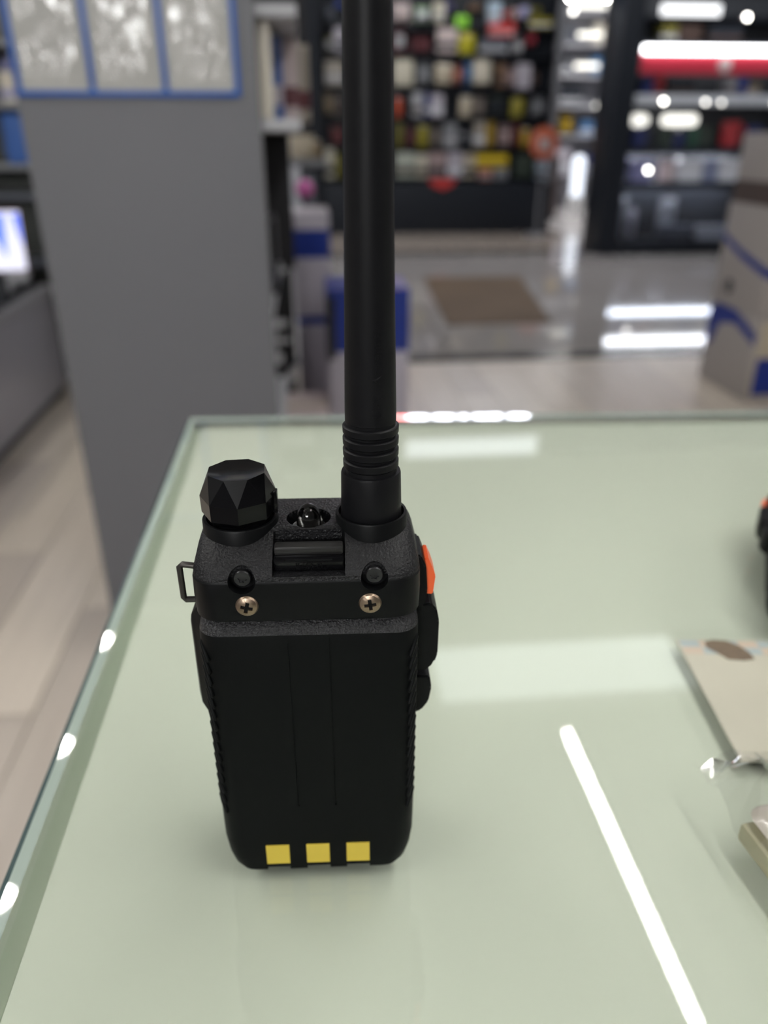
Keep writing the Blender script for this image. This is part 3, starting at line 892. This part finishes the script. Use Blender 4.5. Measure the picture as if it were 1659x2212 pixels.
CEN = [(1, 'P', 'pinkish_white', 1.27, 2.4, 0.214, 0.216), (1, 'P', 'mint_green', 1.524, 2.417, 0.158, 0.156), (1, 'B', 'cream', 1.722, 2.414, 0.125, 0.194), (1, 'P', 'violet', 1.856, 2.468, 0.102, 0.141), (1, 'U', 'lime_green', 2.01, 2.35, 0.16, 0.143), (1, 'P', 'brown', 2.167, 2.524, 0.137, 0.09), (1, 'B', 'pale_blue', 2.405, 2.412, 0.155, 0.214), (1, 'P', 'red', 2.545, 2.442, 0.115, 0.105), (1, 'P', 'dusty_pink', 2.666, 2.425, 0.127, 0.148), (1, 'U', 'lilac', 2.784, 2.465, 0.115, 0.124), (1, 'P', 'olive', 2.927, 2.485, 0.139, 0.105), (1, 'B', 'mustard', 2.988, 2.361, 0.274, 0.106), (1, 'U', 'royal_blue', 0.518, 2.551, 0.088, 0.065), (1, 'P', 'slate', 0.401, 2.405, 0.116, 0.164), (2, 'P', 'crimson', 1.239, 2.091, 0.149, 0.27), (2, 'P', 'maroon', 1.514, 2.079, 0.241, 0.209), (2, 'B', 'pinkish_white', 1.83, 2.091, 0.242, 0.257), (2, 'U', 'yellow', 2.075, 2.068, 0.197, 0.263), (2, 'B', 'slate', 2.412, 2.081, 0.35, 0.157), (2, 'B', 'bright_red', 2.504, 2.268, 0.325, 0.135), (2, 'P', 'light_grey', 2.728, 2.074, 0.141, 0.197), (2, 'P', 'rose_red', 2.895, 2.184, 0.117, 0.137), (2, 'P', 'olive', 0.385, 2.084, 0.107, 0.178), (2, 'B', 'lilac_white', 0.501, 2.085, 0.113, 0.259), (3, 'U', 'cream', 1.292, 1.718, 0.25, 0.314), (3, 'P', 'grey', 1.551, 1.735, 0.187, 0.27), (3, 'U', 'beige', 1.802, 1.746, 0.199, 0.241), (3, 'P', 'salmon', 1.981, 1.757, 0.135, 0.211), (3, 'P', 'sky_blue', 2.114, 1.728, 0.094, 0.321), (3, 'U', 'ivory', 2.285, 1.749, 0.225, 0.296), (3, 'B', 'brown', 2.524, 1.719, 0.107, 0.253), (3, 'P', 'dusty_pink', 2.655, 1.72, 0.131, 0.243), (3, 'B', 'lilac_white', 2.817, 1.7, 0.179, 0.274), (3, 'P', 'dark_brown', 2.965, 1.722, 0.108, 0.204), (3, 'B', 'beige_grey', 0.435, 1.729, 0.229, 0.258), (4, 'U', 'vermilion', 1.227, 1.374, 0.106, 0.238), (4, 'B', 'light_grey', 1.473, 1.385, 0.136, 0.268), (4, 'B', 'navy_blue', 1.594, 1.385, 0.095, 0.259), (4, 'B', 'lilac_white', 1.725, 1.385, 0.155, 0.249), (4, 'U', 'beige', 2.099, 1.375, 0.15, 0.25), (4, 'P', 'taupe', 2.275, 1.397, 0.168, 0.234), (4, 'P', 'dark_green', 2.516, 1.387, 0.193, 0.25), (4, 'U', 'mustard', 2.771, 1.377, 0.158, 0.241), (4, 'P', 'grey', 3.048, 1.398, 0.17, 0.23), (4, 'P', 'tan', 0.35, 1.413, 0.116, 0.235), (4, 'P', 'taupe', 0.48, 1.383, 0.122, 0.246), (5, 'U', 'olive', 1.248, 1.024, 0.096, 0.298), (5, 'P', 'maroon', 1.395, 1.034, 0.126, 0.245), (5, 'U', 'mustard', 1.555, 1.023, 0.133, 0.277), (5, 'P', 'taupe', 1.718, 1.034, 0.133, 0.235), (5, 'B', 'grey', 1.906, 1.023, 0.17, 0.289), (5, 'P', 'light_grey', 2.112, 1.023, 0.17, 0.183), (5, 'B', 'beige_grey', 2.289, 1.033, 0.134, 0.3), (5, 'U', 'gold', 2.435, 1.033, 0.11, 0.322), (5, 'P', 'dusty_pink', 2.638, 1.033, 0.172, 0.269), (5, 'P', 'dark_red', 2.785, 1.033, 0.086, 0.291), (5, 'U', 'gold', 2.896, 1.033, 0.111, 0.227), (5, 'P', 'dark_red', 0.451, 1.067, 0.153, 0.211), (6, 'B', 'sage_white', 1.331, 0.673, 0.256, 0.296), (6, 'B', 'cream', 1.544, 0.672, 0.135, 0.275), (6, 'B', 'dusty_pink', 1.747, 0.672, 0.233, 0.297), (6, 'B', 'lilac_white', 1.981, 0.671, 0.197, 0.298), (6, 'B', 'beige', 2.175, 0.67, 0.155, 0.277), (6, 'B', 'bright_yellow', 2.469, 0.791, 0.421, 0.149), (6, 'B', 'salmon', 2.391, 0.646, 0.174, 0.14), (6, 'B', 'grey', 2.602, 0.646, 0.175, 0.14), (6, 'B', 'dark_green', 2.907, 0.667, 0.238, 0.267), (6, 'B', 'pale_blue', 3.16, 0.654, 0.164, 0.213), (6, 'B', 'cream', 0.342, 0.666, 0.114, 0.358), (6, 'U', 'olive', 0.467, 0.655, 0.114, 0.316)]
FIX = [('A', 'B', 'olive', 3.647, 1.991, 0.152, 0.17), ('A', 'B', 'dark_brown', 3.856, 1.993, 0.229, 0.163), ('A', 'B', 'charcoal', 4.224, 1.996, 0.336, 0.156), ('B', 'B', 'navy_blue', 3.503, 1.532, 0.102, 0.167), ('B', 'B', 'red', 3.621, 1.532, 0.097, 0.18), ('B', 'B', 'charcoal', 3.863, 1.533, 0.269, 0.14), ('B', 'B', 'light_grey', 4.386, 1.535, 0.109, 0.165), ('B', 'B', 'royal_blue', 4.505, 1.536, 0.089, 0.165), ('B', 'B', 'tan', 4.627, 1.536, 0.124, 0.108), ('C', 'M', 'navy_blue', 3.508, 1.062, 0.169, 0.176), ('C', 'M', 'dark_green', 3.803, 1.061, 0.16, 0.194), ('C', 'M', 'navy_blue', 3.954, 1.061, 0.121, 0.147), ('C', 'M', 'forest_green', 4.115, 1.061, 0.141, 0.195), ('C', 'M', 'dark_green', 4.261, 1.061, 0.132, 0.195), ('C', 'M', 'red', 4.495, 1.061, 0.234, 0.238), ('C', 'M', 'navy_blue', 4.744, 1.06, 0.205, 0.196), ('D', 'B', 'lilac', 3.564, 0.73, 0.203, 0.24), ('D', 'U', 'rose_white', 3.864, 0.728, 0.174, 0.276), ('D', 'B', 'white', 4.095, 0.727, 0.246, 0.295), ('D', 'B', 'blue_grey', 4.319, 0.726, 0.16, 0.234), ('D', 'B', 'white', 4.557, 0.725, 0.296, 0.287), ('E', 'U', 'light_grey', 3.464, 0.381, 0.119, 0.222), ('E', 'U', 'lilac_white', 3.603, 0.229, 0.094, 0.226), ('E', 'U', 'light_grey', 3.998, 0.367, 0.178, 0.214), ('E', 'B', 'light_grey', 4.425, 0.163, 0.351, 0.115), ('E', 'B', 'sky_blue', 4.681, 0.16, 0.139, 0.135), ('E', 'B', 'slate', 4.03, 0.167, 0.354, 0.124)]
rowbase = {r: min(z for (rr, k, c, x, z, w_, h_) in CEN if rr == r) for r in range(1, 7)}
for r in range(1, 6):
    wpart('shelf', 0.27, 3.22, 10.88, 11.0, rowbase[r] - 0.022, rowbase[r] - 0.004, dk, 0.002)
RN = ['top', 'second', 'third', 'fourth', 'fifth', 'lowest']
for r in range(1, 7):
    its = sorted([c for c in CEN if c[0] == r], key=lambda c: c[3])
    for i, (rr, k, c, x, z, w_, h_) in enumerate(its):
        lab = '%s %s in the %s row of the dark wall, %s from left' % (c.replace('_', ' '), KW[k], RN[r - 1], ORD[i])
        if r == 6:
            z = max(z, 0.612) if z < 0.7 else z
        goods(k, c, x, 10.999, z, w_, h_, 0.12, lab, 'goods on the dark display wall')
# red flag hanging over the plinth
bm = bmesh.new()
rings(bm, [[(-0.19, y, 0.05), (0.17, y, 0.06), (0.12, y, -0.03), (0.0, y, -0.075), (-0.14, y, -0.03)] for y in (-0.012, 0.0)])
tag(link('price_flag', finish(bm, 'price_flag'), cmat('bright_red'), None, (1.80, 10.718, 0.61)), 'red drooping price flag on the plinth of the dark display wall', 'flag')
# orange round promotion stand at the right end
st = thing('promotion_stand', 'orange round promotion sign on a thin post right of the display wall', 'sign', (2.99, 10.35, 0.0))
bm = bmesh.new()
lathe(bm, [(0.16, 0), (0.16, 0.02), (0.03, 0.03), (0.015, 0.06), (0.015, 0.95)], 20)
link('post', finish(bm, 'post'), mat('post_grey', (0.20, 0.20, 0.22), 0.4), st)
bm = bmesh.new()
lathe(bm, [(0.17, 0), (0.185, 0.008), (0.185, 0.022), (0.17, 0.03)], 28)
link('disc', finish(bm, 'disc'), cmat('orange'), st, (0, -0.016, 1.085), (R(90), 0, 0))
link('white_square', box_me('white_square', -0.07, 0.07, -0.052, -0.045, 1.0, 1.14, 0.004), cmat('pinkish_white'), st)

# ---------------------------------------------------------------- dark lit fixture to the right
fxm = mat('fixture_dark', (0.011, 0.0135, 0.019), 0.4, spec=0.2)
fx = thing('display_fixture', 'tall dark fixture with lit shelves at the right across the corridor', 'display', (4.1, 8.7, 0.0))
def fpart(name, x0, x1, y0, y1, z0, z1, m, bev=0.004):
    return box(name, x0 - 4.1, x1 - 4.1, y0 - 8.7, y1 - 8.7, z0, z1, m, fx, bev)
fpart('side_panel', 3.13, 3.34, 8.45, 8.98, 0.0, 2.6, fxm)
fpart('side_panel', 5.35, 5.45, 8.45, 8.98, 0.0, 2.6, fxm)
fpart('back_panel', 3.34, 5.35, 8.93, 8.97, 0.0, 2.6, mat('fixture_back', (0.035, 0.038, 0.046), 0.4))
fpart('plinth', 3.34, 5.35, 8.47, 8.93, 0.0, 0.135, fxm)
shelf_l = mat('fixture_shelf', (0.5, 0.52, 0.56), 0.3)
led = mat('led_white', (0.9, 0.9, 0.9), 0.5, emit=14.0, ecol=(0.92, 0.95, 1.0))
for z0 in (0.700, 1.036, 1.508, 1.965, 2.19):
    fpart('shelf', 3.34, 5.35, 8.50, 8.93, z0, z0 + 0.022, shelf_l if z0 < 1.6 else fxm, 0.003)
for z0 in (1.036, 0.700):                 # strips under the shelves, hidden from above by the front lips
    fpart('shelf_light', 3.40, 4.72, 8.75, 8.80, z0 - 0.028, z0 - 0.002, led, 0.002)
    fpart('shelf_lip', 3.34, 5.35, 8.487, 8.50, z0 - 0.042, z0 + 0.03, fxm, 0.002)
fpart('shelf_lip', 3.34, 5.35, 8.487, 8.50, 1.44, 1.535, shelf_l, 0.002)
fpart('light_bar', 3.36, 5.33, 8.43, 8.462, 1.893, 1.952, mat('led_bar', (0.9, 0.9, 0.9), 0.5, emit=7.0, ecol=(0.96, 0.97, 1.0)), 0.006)
hd = fpart('red_header', 3.36, 5.33, 8.47, 8.50, 1.715, 1.892, mat('header_red', (0.50, 0.028, 0.055), 0.35), 0.003)
bm = bmesh.new()
lathe(bm, [(0.066, 0), (0.07, 0.004), (0.06, 0.008)], 20)
link('white_mark', finish(bm, 'white_mark'), cmat('rose_white'), hd, (-0.12, -0.016, 0.085), (R(90), 0, 0))
fpart('glass_front', 3.34, 5.35, 8.455, 8.462, 0.14, 0.66, clear_mat('case_glass', (0.8, 0.82, 0.86), 1.5), 0.0)
fpart('top_light', 3.68, 4.30, 8.895, 8.93, 2.235, 2.36, mat('top_glow', (0.9, 0.9, 0.9), 0.5, emit=1.1, ecol=(0.97, 0.98, 1.0)), 0.002)
ob = {'A': 1.988, 'B': 1.531, 'C': 1.059, 'D': 0.723, 'E': 0.136}
FR = {'A': 'top shelf', 'B': 'shelf under the red header', 'C': 'mug shelf', 'D': 'white goods shelf', 'E': 'glazed base'}
cnt = {}
for (r, k, c, x, z, w_, h_) in FIX:
    i = cnt.get(r, 0)
    cnt[r] = i + 1
    lab = '%s %s on the %s of the lit fixture, %s along' % (c.replace('_', ' '), KW[k], FR[r], ORD[i])
    goods(k, c, x, {'A': 8.72, 'C': 8.74, 'E': 8.66 if k == 'B' else 8.88}.get(r, 8.74), ob[r] if not (r == 'E' and k == 'U') else ob[r], w_, min(h_, 0.225) if r == 'D' else h_ + (z - ob[r] if r == 'E' else 0), 0.18, lab, 'goods on the lit fixture', second=c if r in 'CD' else None)
for i, (x, y, z, pw_) in enumerate(((3.63, 8.432, 1.475, 14), (4.07, 8.432, 1.47, 6), (4.24, 8.432, 1.465, 4), (4.81, 8.432, 1.455, 8), (3.60, 8.505, 0.84, 16), (4.36, 8.445, 2.20, 20), (4.80, 8.445, 2.20, 20))):
    spot_lamp('tiny shelf spot of the lit fixture, %s of its little lamps' % ORD[i], x, y, z, 0.017, pw_, 'shelf spots of the lit fixture', facing=(R(-90), 0, 0))
# glowing lamps for sale on the second shelf
for i, (x, w_, e) in enumerate(((3.57, 0.19, 1.1), (4.02, 0.38, 1.2))):
    t = thing('glow_lamp', ('small' if i == 0 else 'wide') + ' glowing white lamp behind the mugs on the lit fixture', 'lamp', (x, 8.86, 1.059))
    bm = bmesh.new()
    lathe(bm, [(0.05, 0), (0.06, 0.01), (0.02, 0.03), (0.02, 0.21)], 14)
    link('foot', finish(bm, 'foot'), white_metal, t)
    bm = bmesh.new()
    bbox(bm, -w_ / 2, w_ / 2, -0.055, 0.055, 0.20, 0.31, 0.05, 3)
    link('glowing_shade', finish(bm, 'glowing_shade'), mat('shade_glow_%d' % i, (0.9, 0.9, 0.88), 0.5, emit=e, ecol=(1.0, 0.98, 0.9)), t)

# ---------------------------------------------------------------- bright passage between the two fixtures
bs = thing('white_shelf_unit', 'pale shelf unit with light strips at the end of the passage', 'shelf', (4.6, 14.6, 0.0))
wl = mat('pale_shelf', (0.55, 0.55, 0.60), 0.4)
def spart(name, x0, x1, y0, y1, z0, z1, m, bev=0.004):
    return box(name, x0 - 4.6, x1 - 4.6, y0 - 14.6, y1 - 14.6, z0, z1, m, bs, bev)
spart('back_panel', 3.6, 6.2, 14.75, 14.8, 0.0, 3.4, mat('unit_back', (0.22, 0.22, 0.25), 0.5))
spart('upright', 3.75, 3.95, 14.3, 14.75, 0.0, 3.4, wl)
spart('upright', 5.75, 5.9, 14.3, 14.75, 0.0, 3.4, wl)
for z0 in (0.55, 1.15, 1.6, 2.05, 2.5, 2.95):
    spart('shelf', 3.95, 5.75, 14.3, 14.75, z0, z0 + 0.03, wl)
gl = mat('strip_warm', (0.9, 0.9, 0.85), 0.5, emit=1.3, ecol=(1.0, 0.97, 0.86))
for (x0, x1, z0) in ((4.55, 4.95, 2.18), (4.55, 4.95, 2.62), (4.45, 5.0, 3.02), (4.95, 5.15, 1.60)):
    spart('light_strip', x0, x1, 14.27, 14.298, z0, z0 + 0.06, gl)
for i, (k, c, x, z, w_, h_) in enumerate((('B', 'white', 4.25, 2.98, 0.3, 0.28), ('B', 'ivory', 5.0, 2.53, 0.3, 0.3), ('U', 'slate', 4.4, 2.53, 0.35, 0.25), ('B', 'charcoal', 4.3, 2.08, 0.3, 0.3),
                                        ('U', 'sky_blue', 5.0, 2.08, 0.22, 0.3), ('B', 'charcoal', 4.5, 1.63, 0.5, 0.28), ('P', 'gold', 4.55, 1.18, 0.25, 0.36), ('B', 'pale_blue', 4.25, 1.18, 0.22, 0.34),
                                        ('B', 'sky_blue', 4.9, 1.18, 0.2, 0.22), ('B', 'lilac_white', 4.45, 0.58, 0.4, 0.4), ('B', 'navy_blue', 5.0, 0.58, 0.25, 0.3))):
    goods(k, c, x, 14.6, z, w_, h_, 0.22, '%s %s on the pale passage shelf unit, %s from its top' % (c.replace('_', ' '), KW[k], ORD[i]), 'goods on the pale shelf unit')
for i, (x, z, p_) in enumerate(((4.28, 2.515, 10), (4.10, 2.065, 5), (4.30, 2.065, 10), (4.42, 2.965, 8))):
    spot_lamp('little passage spot, %s of those before the pale shelf unit' % ORD[i], x, 14.245, z, 0.03, p_, 'passage spots', facing=(R(-90), 0, 0))
bm = bmesh.new()
bmesh.ops.create_icosphere(bm, subdivisions=3, radius=0.09)
bl_ = thing('pink_balloon', 'pink balloon before the pale shelf unit in the passage', 'balloon', (4.10, 14.2, 2.14))
link('skin', finish(bm, 'skin'), cmat('pink', 0.25), bl_, (0, 0, 0.27), (0, 0, 0), (1, 1, 1.1))
bm = bmesh.new()
lathe(bm, [(0.025, 0.15), (0.012, 0.175), (0.02, 0.185)], 10)
link('knot', finish(bm, 'knot'), cmat('pink', 0.25), bl_)
# standing pillars of light and dark in the passage
t = thing('floor_lamp', 'tall blue-white glowing column lamp in the passage', 'lamp', (4.32, 12.9, 0.0))
bm = bmesh.new()
lathe(bm, [(0.13, 0), (0.13, 0.30), (0.09, 0.31)], 20)
link('base', finish(bm, 'base'), white_metal, t)
bm = bmesh.new()
lathe(bm, [(0.085, 0.31), (0.09, 0.34), (0.09, 0.84), (0.05, 0.89)], 20)
link('column', finish(bm, 'column'), mat('column_glow', (0.9, 0.9, 0.95), 0.5, emit=1.0, ecol=(0.80, 0.88, 1.0)), t)
t = thing('display_stand', 'brown narrow display stand left of the glowing column lamp', 'stand', (3.85, 12.6, 0.0))
link('base', box_me('base', -0.1, 0.1, -0.1, 0.1, 0.0, 0.03, 0.005), dk, t)
link('column', box_me('column', -0.06, 0.06, -0.06, 0.06, 0.03, 0.85, 0.01), cmat('dark_brown'), t)
link('cap', box_me('cap', -0.09, 0.09, -0.09, 0.09, 0.85, 0.9, 0.01), cmat('dusty_pink'), t)

# ---------------------------------------------------------------- goods on the grey rack
rg = 'goods on the grey shelf rack'
goods('B', 'ivory', -0.079, 1.75, 1.184, 0.056, 0.158, 0.10, 'tall ivory carton at the front of the grey rack shelf', rg, second='ivory')
goods('B', 'blue', -0.047, 1.88, 1.184, 0.024, 0.150, 0.10, 'slim blue carton behind the ivory one on the rack', rg, second='lilac_white')
goods('B', 'pinkish_white', -0.028, 2.06, 1.184, 0.050, 0.160, 0.14, 'white carton with a maroon band third along the rack shelf', rg, second='maroon')
goods('B', 'beige_grey', -0.005, 2.28, 1.184, 0.056, 0.165, 0.16, 'beige carton farthest along the rack shelf', rg, second='maroon')
goods('P', 'charcoal', -0.11, 1.70, 0.821, 0.07, 0.10, 0.05, 'black pack on the middle shelf of the grey rack', rg)
goods('B', 'black', -0.115, 2.0, 0.821, 0.09, 0.165, 0.14, 'black carton on the middle shelf of the grey rack', rg, second='charcoal')

# black cartons with pale slanted stripes stacked beyond the rack
t = thing('striped_carton', 'tall black carton with pale slanted stripes beside the grey rack', 'carton', (-0.135, 3.1, 0.0))
link('carton_body', box_me('carton_body', -0.13, 0.075, -0.13, 0.13, 0.0, 0.90, 0.004), cmat('black'), t)
stripe = mat('stripe_grey', (0.5, 0.5, 0.53), 0.5)
for (za, zb, th) in ((0.60, 0.72, 0.07), (0.10, 0.30, 0.06)):
    bm = bmesh.new()
    rings(bm, [[(-0.13, y, za), (0.075, y, zb), (0.075, y, zb + th), (-0.13, y, za + th)] for y in (-0.1312, -0.129)])
    link('slanted_stripe', finish(bm, 'slanted_stripe'), stripe, t)
for (xa, xb, za, zb) in ((-0.07, 0.03, 0.36, 0.40), (-0.03, 0.01, 0.40, 0.50), (-0.06, 0.05, 0.50, 0.53), (-0.02, 0.06, 0.44, 0.46)):
    link('pale_mark', box_me('pale_mark', xa, xb, -0.1312, -0.129, za, zb), stripe, t)
link('top_patch', box_me('top_patch', -0.12, 0.07, -0.12, 0.12, 0.899, 0.902), cmat('charcoal'), t)

# white and blue cartons on the floor
def printer_carton(label, x0, x1, y0, y1, z0, h_, bands, base='lilac_white', side_black=False):
    t = thing('shipping_carton', label, 'carton', ((x0 + x1) / 2, (y0 + y1) / 2, z0), (0, 0, 0), 'white and blue shipping cartons')
    a, b_ = (x1 - x0) / 2, (y1 - y0) / 2
    link('carton_body', box_me('carton_body', -a, a, -b_, b_, 0, h_, 0.004), cmat(base), t)
    for (za, zb, c) in bands:
        link('printed_band', box_me('printed_band', -a - 0.001, a + 0.001, -b_ - 0.001, b_ + 0.001, za, zb, 0.0005, 1), cmat(c), t)
    link('tape_strip', box_me('tape_strip', -a * 0.98, a * 0.98, -0.02, 0.02, h_ - 0.0005, h_ + 0.0008), cmat('beige'), t)
    return t
COLS['deep_blue'] = (18, 48, 140)
printer_carton('white shipping carton with a thin navy line at the foot of the tall stack', -0.045, 0.085, 3.02, 3.3, 0.0, 0.53, [(0.498, 0.528, 'deep_blue')])
printer_carton('white shipping carton with a wide blue band on top of the tall stack', -0.05, 0.088, 3.02, 3.3, 0.5305, 0.375, [(0.215, 0.315, 'deep_blue')])
t = printer_carton('white shipping carton with a broad blue top half right of the tall stack', 0.062, 0.335, 2.6, 2.86, 0.0, 0.70, [(0.492, 0.701, 'deep_blue')])
link('black_side', box_me('black_side', -0.1388, -0.1372, -0.12, 0.12, 0.45, 0.69), cmat('black'), t)
link('black_edge', box_me('black_edge', -0.137, -0.112, -0.1325, -0.130, 0.47, 0.68), cmat('black'), t)
printer_carton('low white carton on the floor in front of the blue-topped one', -0.105, 0.055, 2.44, 2.75, 0.0, 0.31, [(0.1, 0.2, 'lilac_white')], base='pinkish_white')
# pink ball on the beige packs beyond the rack
t = thing('wire_stand', 'slim dark stand carrying a pink ball beyond the rack', 'stand', (0.0, 3.5, 0.0))
bm = bmesh.new()
lathe(bm, [(0.10, 0), (0.10, 0.012), (0.012, 0.02), (0.010, 0.918), (0.035, 0.92)], 16)
link('post', finish(bm, 'post'), dk, t)
bm = bmesh.new()
bmesh.ops.create_icosphere(bm, subdivisions=3, radius=0.038)
tag(link('pink_ball', finish(bm, 'pink_ball'), cmat('pink', 0.4), None, (0.004, 3.5, 0.958)), 'pink ball on the slim stand above the tall carton stack', 'ball')
t = goods('U', 'beige', 0.0, 4.05, 1.06, 0.11, 0.11, 0.08, 'beige pouch on the small grey table beyond the rack', 'pouches beyond the rack')
t = goods('U', 'tan', 0.062, 4.06, 1.06, 0.05, 0.08, 0.08, 'small tan pouch beside the beige one beyond the rack', 'pouches beyond the rack')
t = thing('side_table', 'narrow grey pedestal table beyond the rack', 'table', (0.02, 4.0, 0.0))
link('table_top', box_me('table_top', -0.08, 0.09, -0.09, 0.09, 1.03, 1.058, 0.004), cmat('grey'), t)
link('leg', box_me('leg', -0.035, 0.035, -0.035, 0.035, 0.0, 1.03, 0.004), cmat('slate'), t)

# right-hand carton stack
def swoosh(t, side, pts, c):
    bm = bmesh.new()
    if side == 'left':
        rings(bm, [[(x, p[0], p[1]) for p in pts] for x in (-0.0015, 0.0005)])
    else:
        rings(bm, [[(p[0], y, p[1]) for p in pts] for y in (-0.0015, 0.0005)])
    return link('printed_swoosh', finish(bm, 'printed_swoosh', 20), cmat(c), t)
def stack_carton(label, x0, x1, y0, y1, z0, h_):
    t = thing('shipping_carton', label, 'carton', (x0, y0, z0), (0, 0, 0), 'cartons of the right-hand stack')
    link('carton_body', box_me('carton_body', 0, x1 - x0, 0, y1 - y0, 0, h_, 0.005), mat('carton_taupe', (0.33, 0.30, 0.285), 0.5), t)  # taupe body colour carries the shade of the stack's left faces
    return t
t = stack_carton('lowest shipping carton with a blue rectangle in the stack at the right', 2.07, 2.70, 3.40, 3.86, 0.0, 0.40)
link('white_face', box_me('white_face', 0.02, 0.61, -0.0015, 0.0005, 0.02, 0.38), cmat('beige'), t)
link('blue_patch', box_me('blue_patch', 0.03, 0.45, -0.003, -0.001, 0.03, 0.21), cmat('deep_blue'), t)
swoosh(t, 'left', [(0.46, 0.18), (0.46, 0.34), (0.40, 0.40), (0.20, 0.38), (0.0, 0.30), (0.0, 0.345), (0.0, 0.28), (0.18, 0.33), (0.34, 0.32), (0.40, 0.26), (0.42, 0.18)][:1] + [(0.46, 0.36), (0.40, 0.40), (0.20, 0.395), (0.0, 0.32), (0.0, 0.27), (0.20, 0.335), (0.34, 0.31), (0.41, 0.18)], 'deep_blue')
t = stack_carton('middle shipping carton with a thin blue swoosh in the stack at the right', 2.07, 2.70, 3.42, 3.86, 0.4005, 0.47)
swoosh(t, 'left', [(0.44, 0.30), (0.44, 0.33), (0.25, 0.27), (0.0, 0.215), (0.0, 0.175), (0.22, 0.225)], 'deep_blue')
swoosh(t, 'front', [(0.0, 0.175), (0.3, 0.12), (0.6, 0.16), (0.6, 0.20), (0.3, 0.16), (0.0, 0.215)], 'deep_blue')
bm = bmesh.new()
lathe(bm, [(0.035, 0), (0.035, 0.002)], 16)
link('dark_stamp', finish(bm, 'dark_stamp'), cmat('charcoal'), t, (-0.0005, 0.30, 0.09), (0, R(-90), 0))
t = stack_carton('upper taupe carton with a dark foot on the stack at the right', 2.08, 2.68, 3.44, 3.86, 0.871, 0.30)
link('dark_foot', box_me('dark_foot', -0.001, 0.60, -0.001, 0.42, 0.0, 0.10, 0.001, 1), cmat('dark_brown'), t)

# ---------------------------------------------------------------- low counter at the left with its goods
rs_ = thing('riser_stand', 'grey riser with shelves of boxes behind the low left counter', 'shelf', (-1.45, 4.05, 0.0))
lc = thing('low_counter', 'low silver-grey counter at the left with a dark kick strip', 'counter', (-1.62, 3.6, 0.0))
sil = mat('counter_silver', (0.36, 0.355, 0.40), 0.35, metal=0.1)
def lpart(name, x0, x1, y0, y1, z0, z1, m, bev=0.004):
    return box(name, x0 + 1.62, x1 + 1.62, y0 - 3.6, y1 - 3.6, z0, z1, m, lc, bev)
lpart('kick_strip', -2.0, -1.235, 2.4, 3.87, 0.0, 0.05, mat('kick_dark', (0.035, 0.035, 0.037), 0.5))
lpart('body', -2.02, -1.22, 2.4, 3.88, 0.05, 0.49, sil)
lpart('top', -2.04, -1.205, 2.38, 3.9, 0.49, 0.525, mat('counter_top_grey', (0.36, 0.36, 0.39), 0.3))
lpart('glass_case', -2.0, -1.26, 2.42, 3.86, 0.525, 0.56, mat('case_black', (0.012, 0.013, 0.015), 0.12), 0.003)
def rpart2(name, x0, x1, y0, y1, z0, z1, m, bev=0.003):
    return box(name, x0 + 1.45, x1 + 1.45, y0 - 4.05, y1 - 4.05, z0, z1, m, rs_, bev)
rpart2('back_panel', -2.1, -0.9, 4.17, 4.19, 0.0, 1.75, mat('riser_dark', (0.06, 0.065, 0.06), 0.6))
rpart2('side_panel', -2.1, -2.08, 3.92, 4.17, 0.0, 1.75, cmat('slate'))
for z0 in (0.60, 0.895, 1.02, 1.265, 1.5):
    rpart2('shelf', -2.08, -0.95, 3.92, 4.17, z0, z0 + 0.022, cmat('grey' if z0 > 1.0 else 'slate'))
for i, (y, x) in enumerate(((3.05, -1.36), (3.28, -1.36), (3.52, -1.36), (3.74, -1.36))):
    t = thing('phone', 'white handset lying on the low left counter, %s from the front' % ORD[i], 'phone', (x, y, 0.56), (0, 0, R(12)), 'white handsets')
    link('shell', box_me('shell', -0.10, 0.10, -0.07, 0.07, 0.0, 0.045, 0.015, 3), cmat('white'), t)
    link('screen', box_me('screen', -0.085, 0.05, -0.05, 0.05, 0.0445, 0.0465), cmat('pale_blue', 0.15), t)
t = thing('tablet_screen', 'glowing tablet with a blue and white picture on the low left counter', 'tablet', (-1.225, 3.18, 0.682), (R(-12), 0, R(8)))
link('case', box_me('case', -0.20, 0.155, -0.006, 0.006, 0.0, 0.228, 0.006), cmat('maroon'), t)
link('display', box_me('display', -0.195, 0.150, -0.0085, -0.005, 0.008, 0.222), mat('screen_white_glow', (0.1, 0.1, 0.1), 0.3, emit=0.75, ecol=(0.80, 0.80, 1.0)), t)
bg = mat('screen_blue_glow', (0.02, 0.05, 0.2), 0.3, emit=1.0, ecol=(0.0, 0.09, 0.95))
for k, pts in enumerate(([(0.02, 0.21), (0.095, 0.21), (0.088, 0.045)], [(0.122, 0.21), (0.148, 0.21), (0.148, 0.09)])):
    bm = bmesh.new()
    rings(bm, [[(p[0], y, p[1]) for p in pts] for y in (-0.0092, -0.008)])
    link('blue_wedge', finish(bm, 'blue_wedge'), bg, t)
link('stand', box_me('stand', -0.06, 0.06, 0.006, 0.05, -0.115, 0.08, 0.004), dk, t)
lg = 'goods on the riser at the left'
goods('B', 'blue', -1.20, 4.15, 1.043, 0.24, 0.205, 0.2, 'bright blue carton on the riser at the left edge', lg, second='blue')
goods('B', 'ivory', -1.22, 4.15, 1.288, 0.15, 0.12, 0.2, 'ivory carton on the upper riser shelf at the left edge', lg, second='lilac')
goods('B', 'black', -1.17, 4.15, 0.918, 0.08, 0.095, 0.2, 'black carton under the blue one on the riser', lg)
goods('U', 'lilac', -1.24, 4.1, 1.409, 0.12, 0.06, 0.12, 'lilac pouch lying on the ivory carton at the left edge', lg)
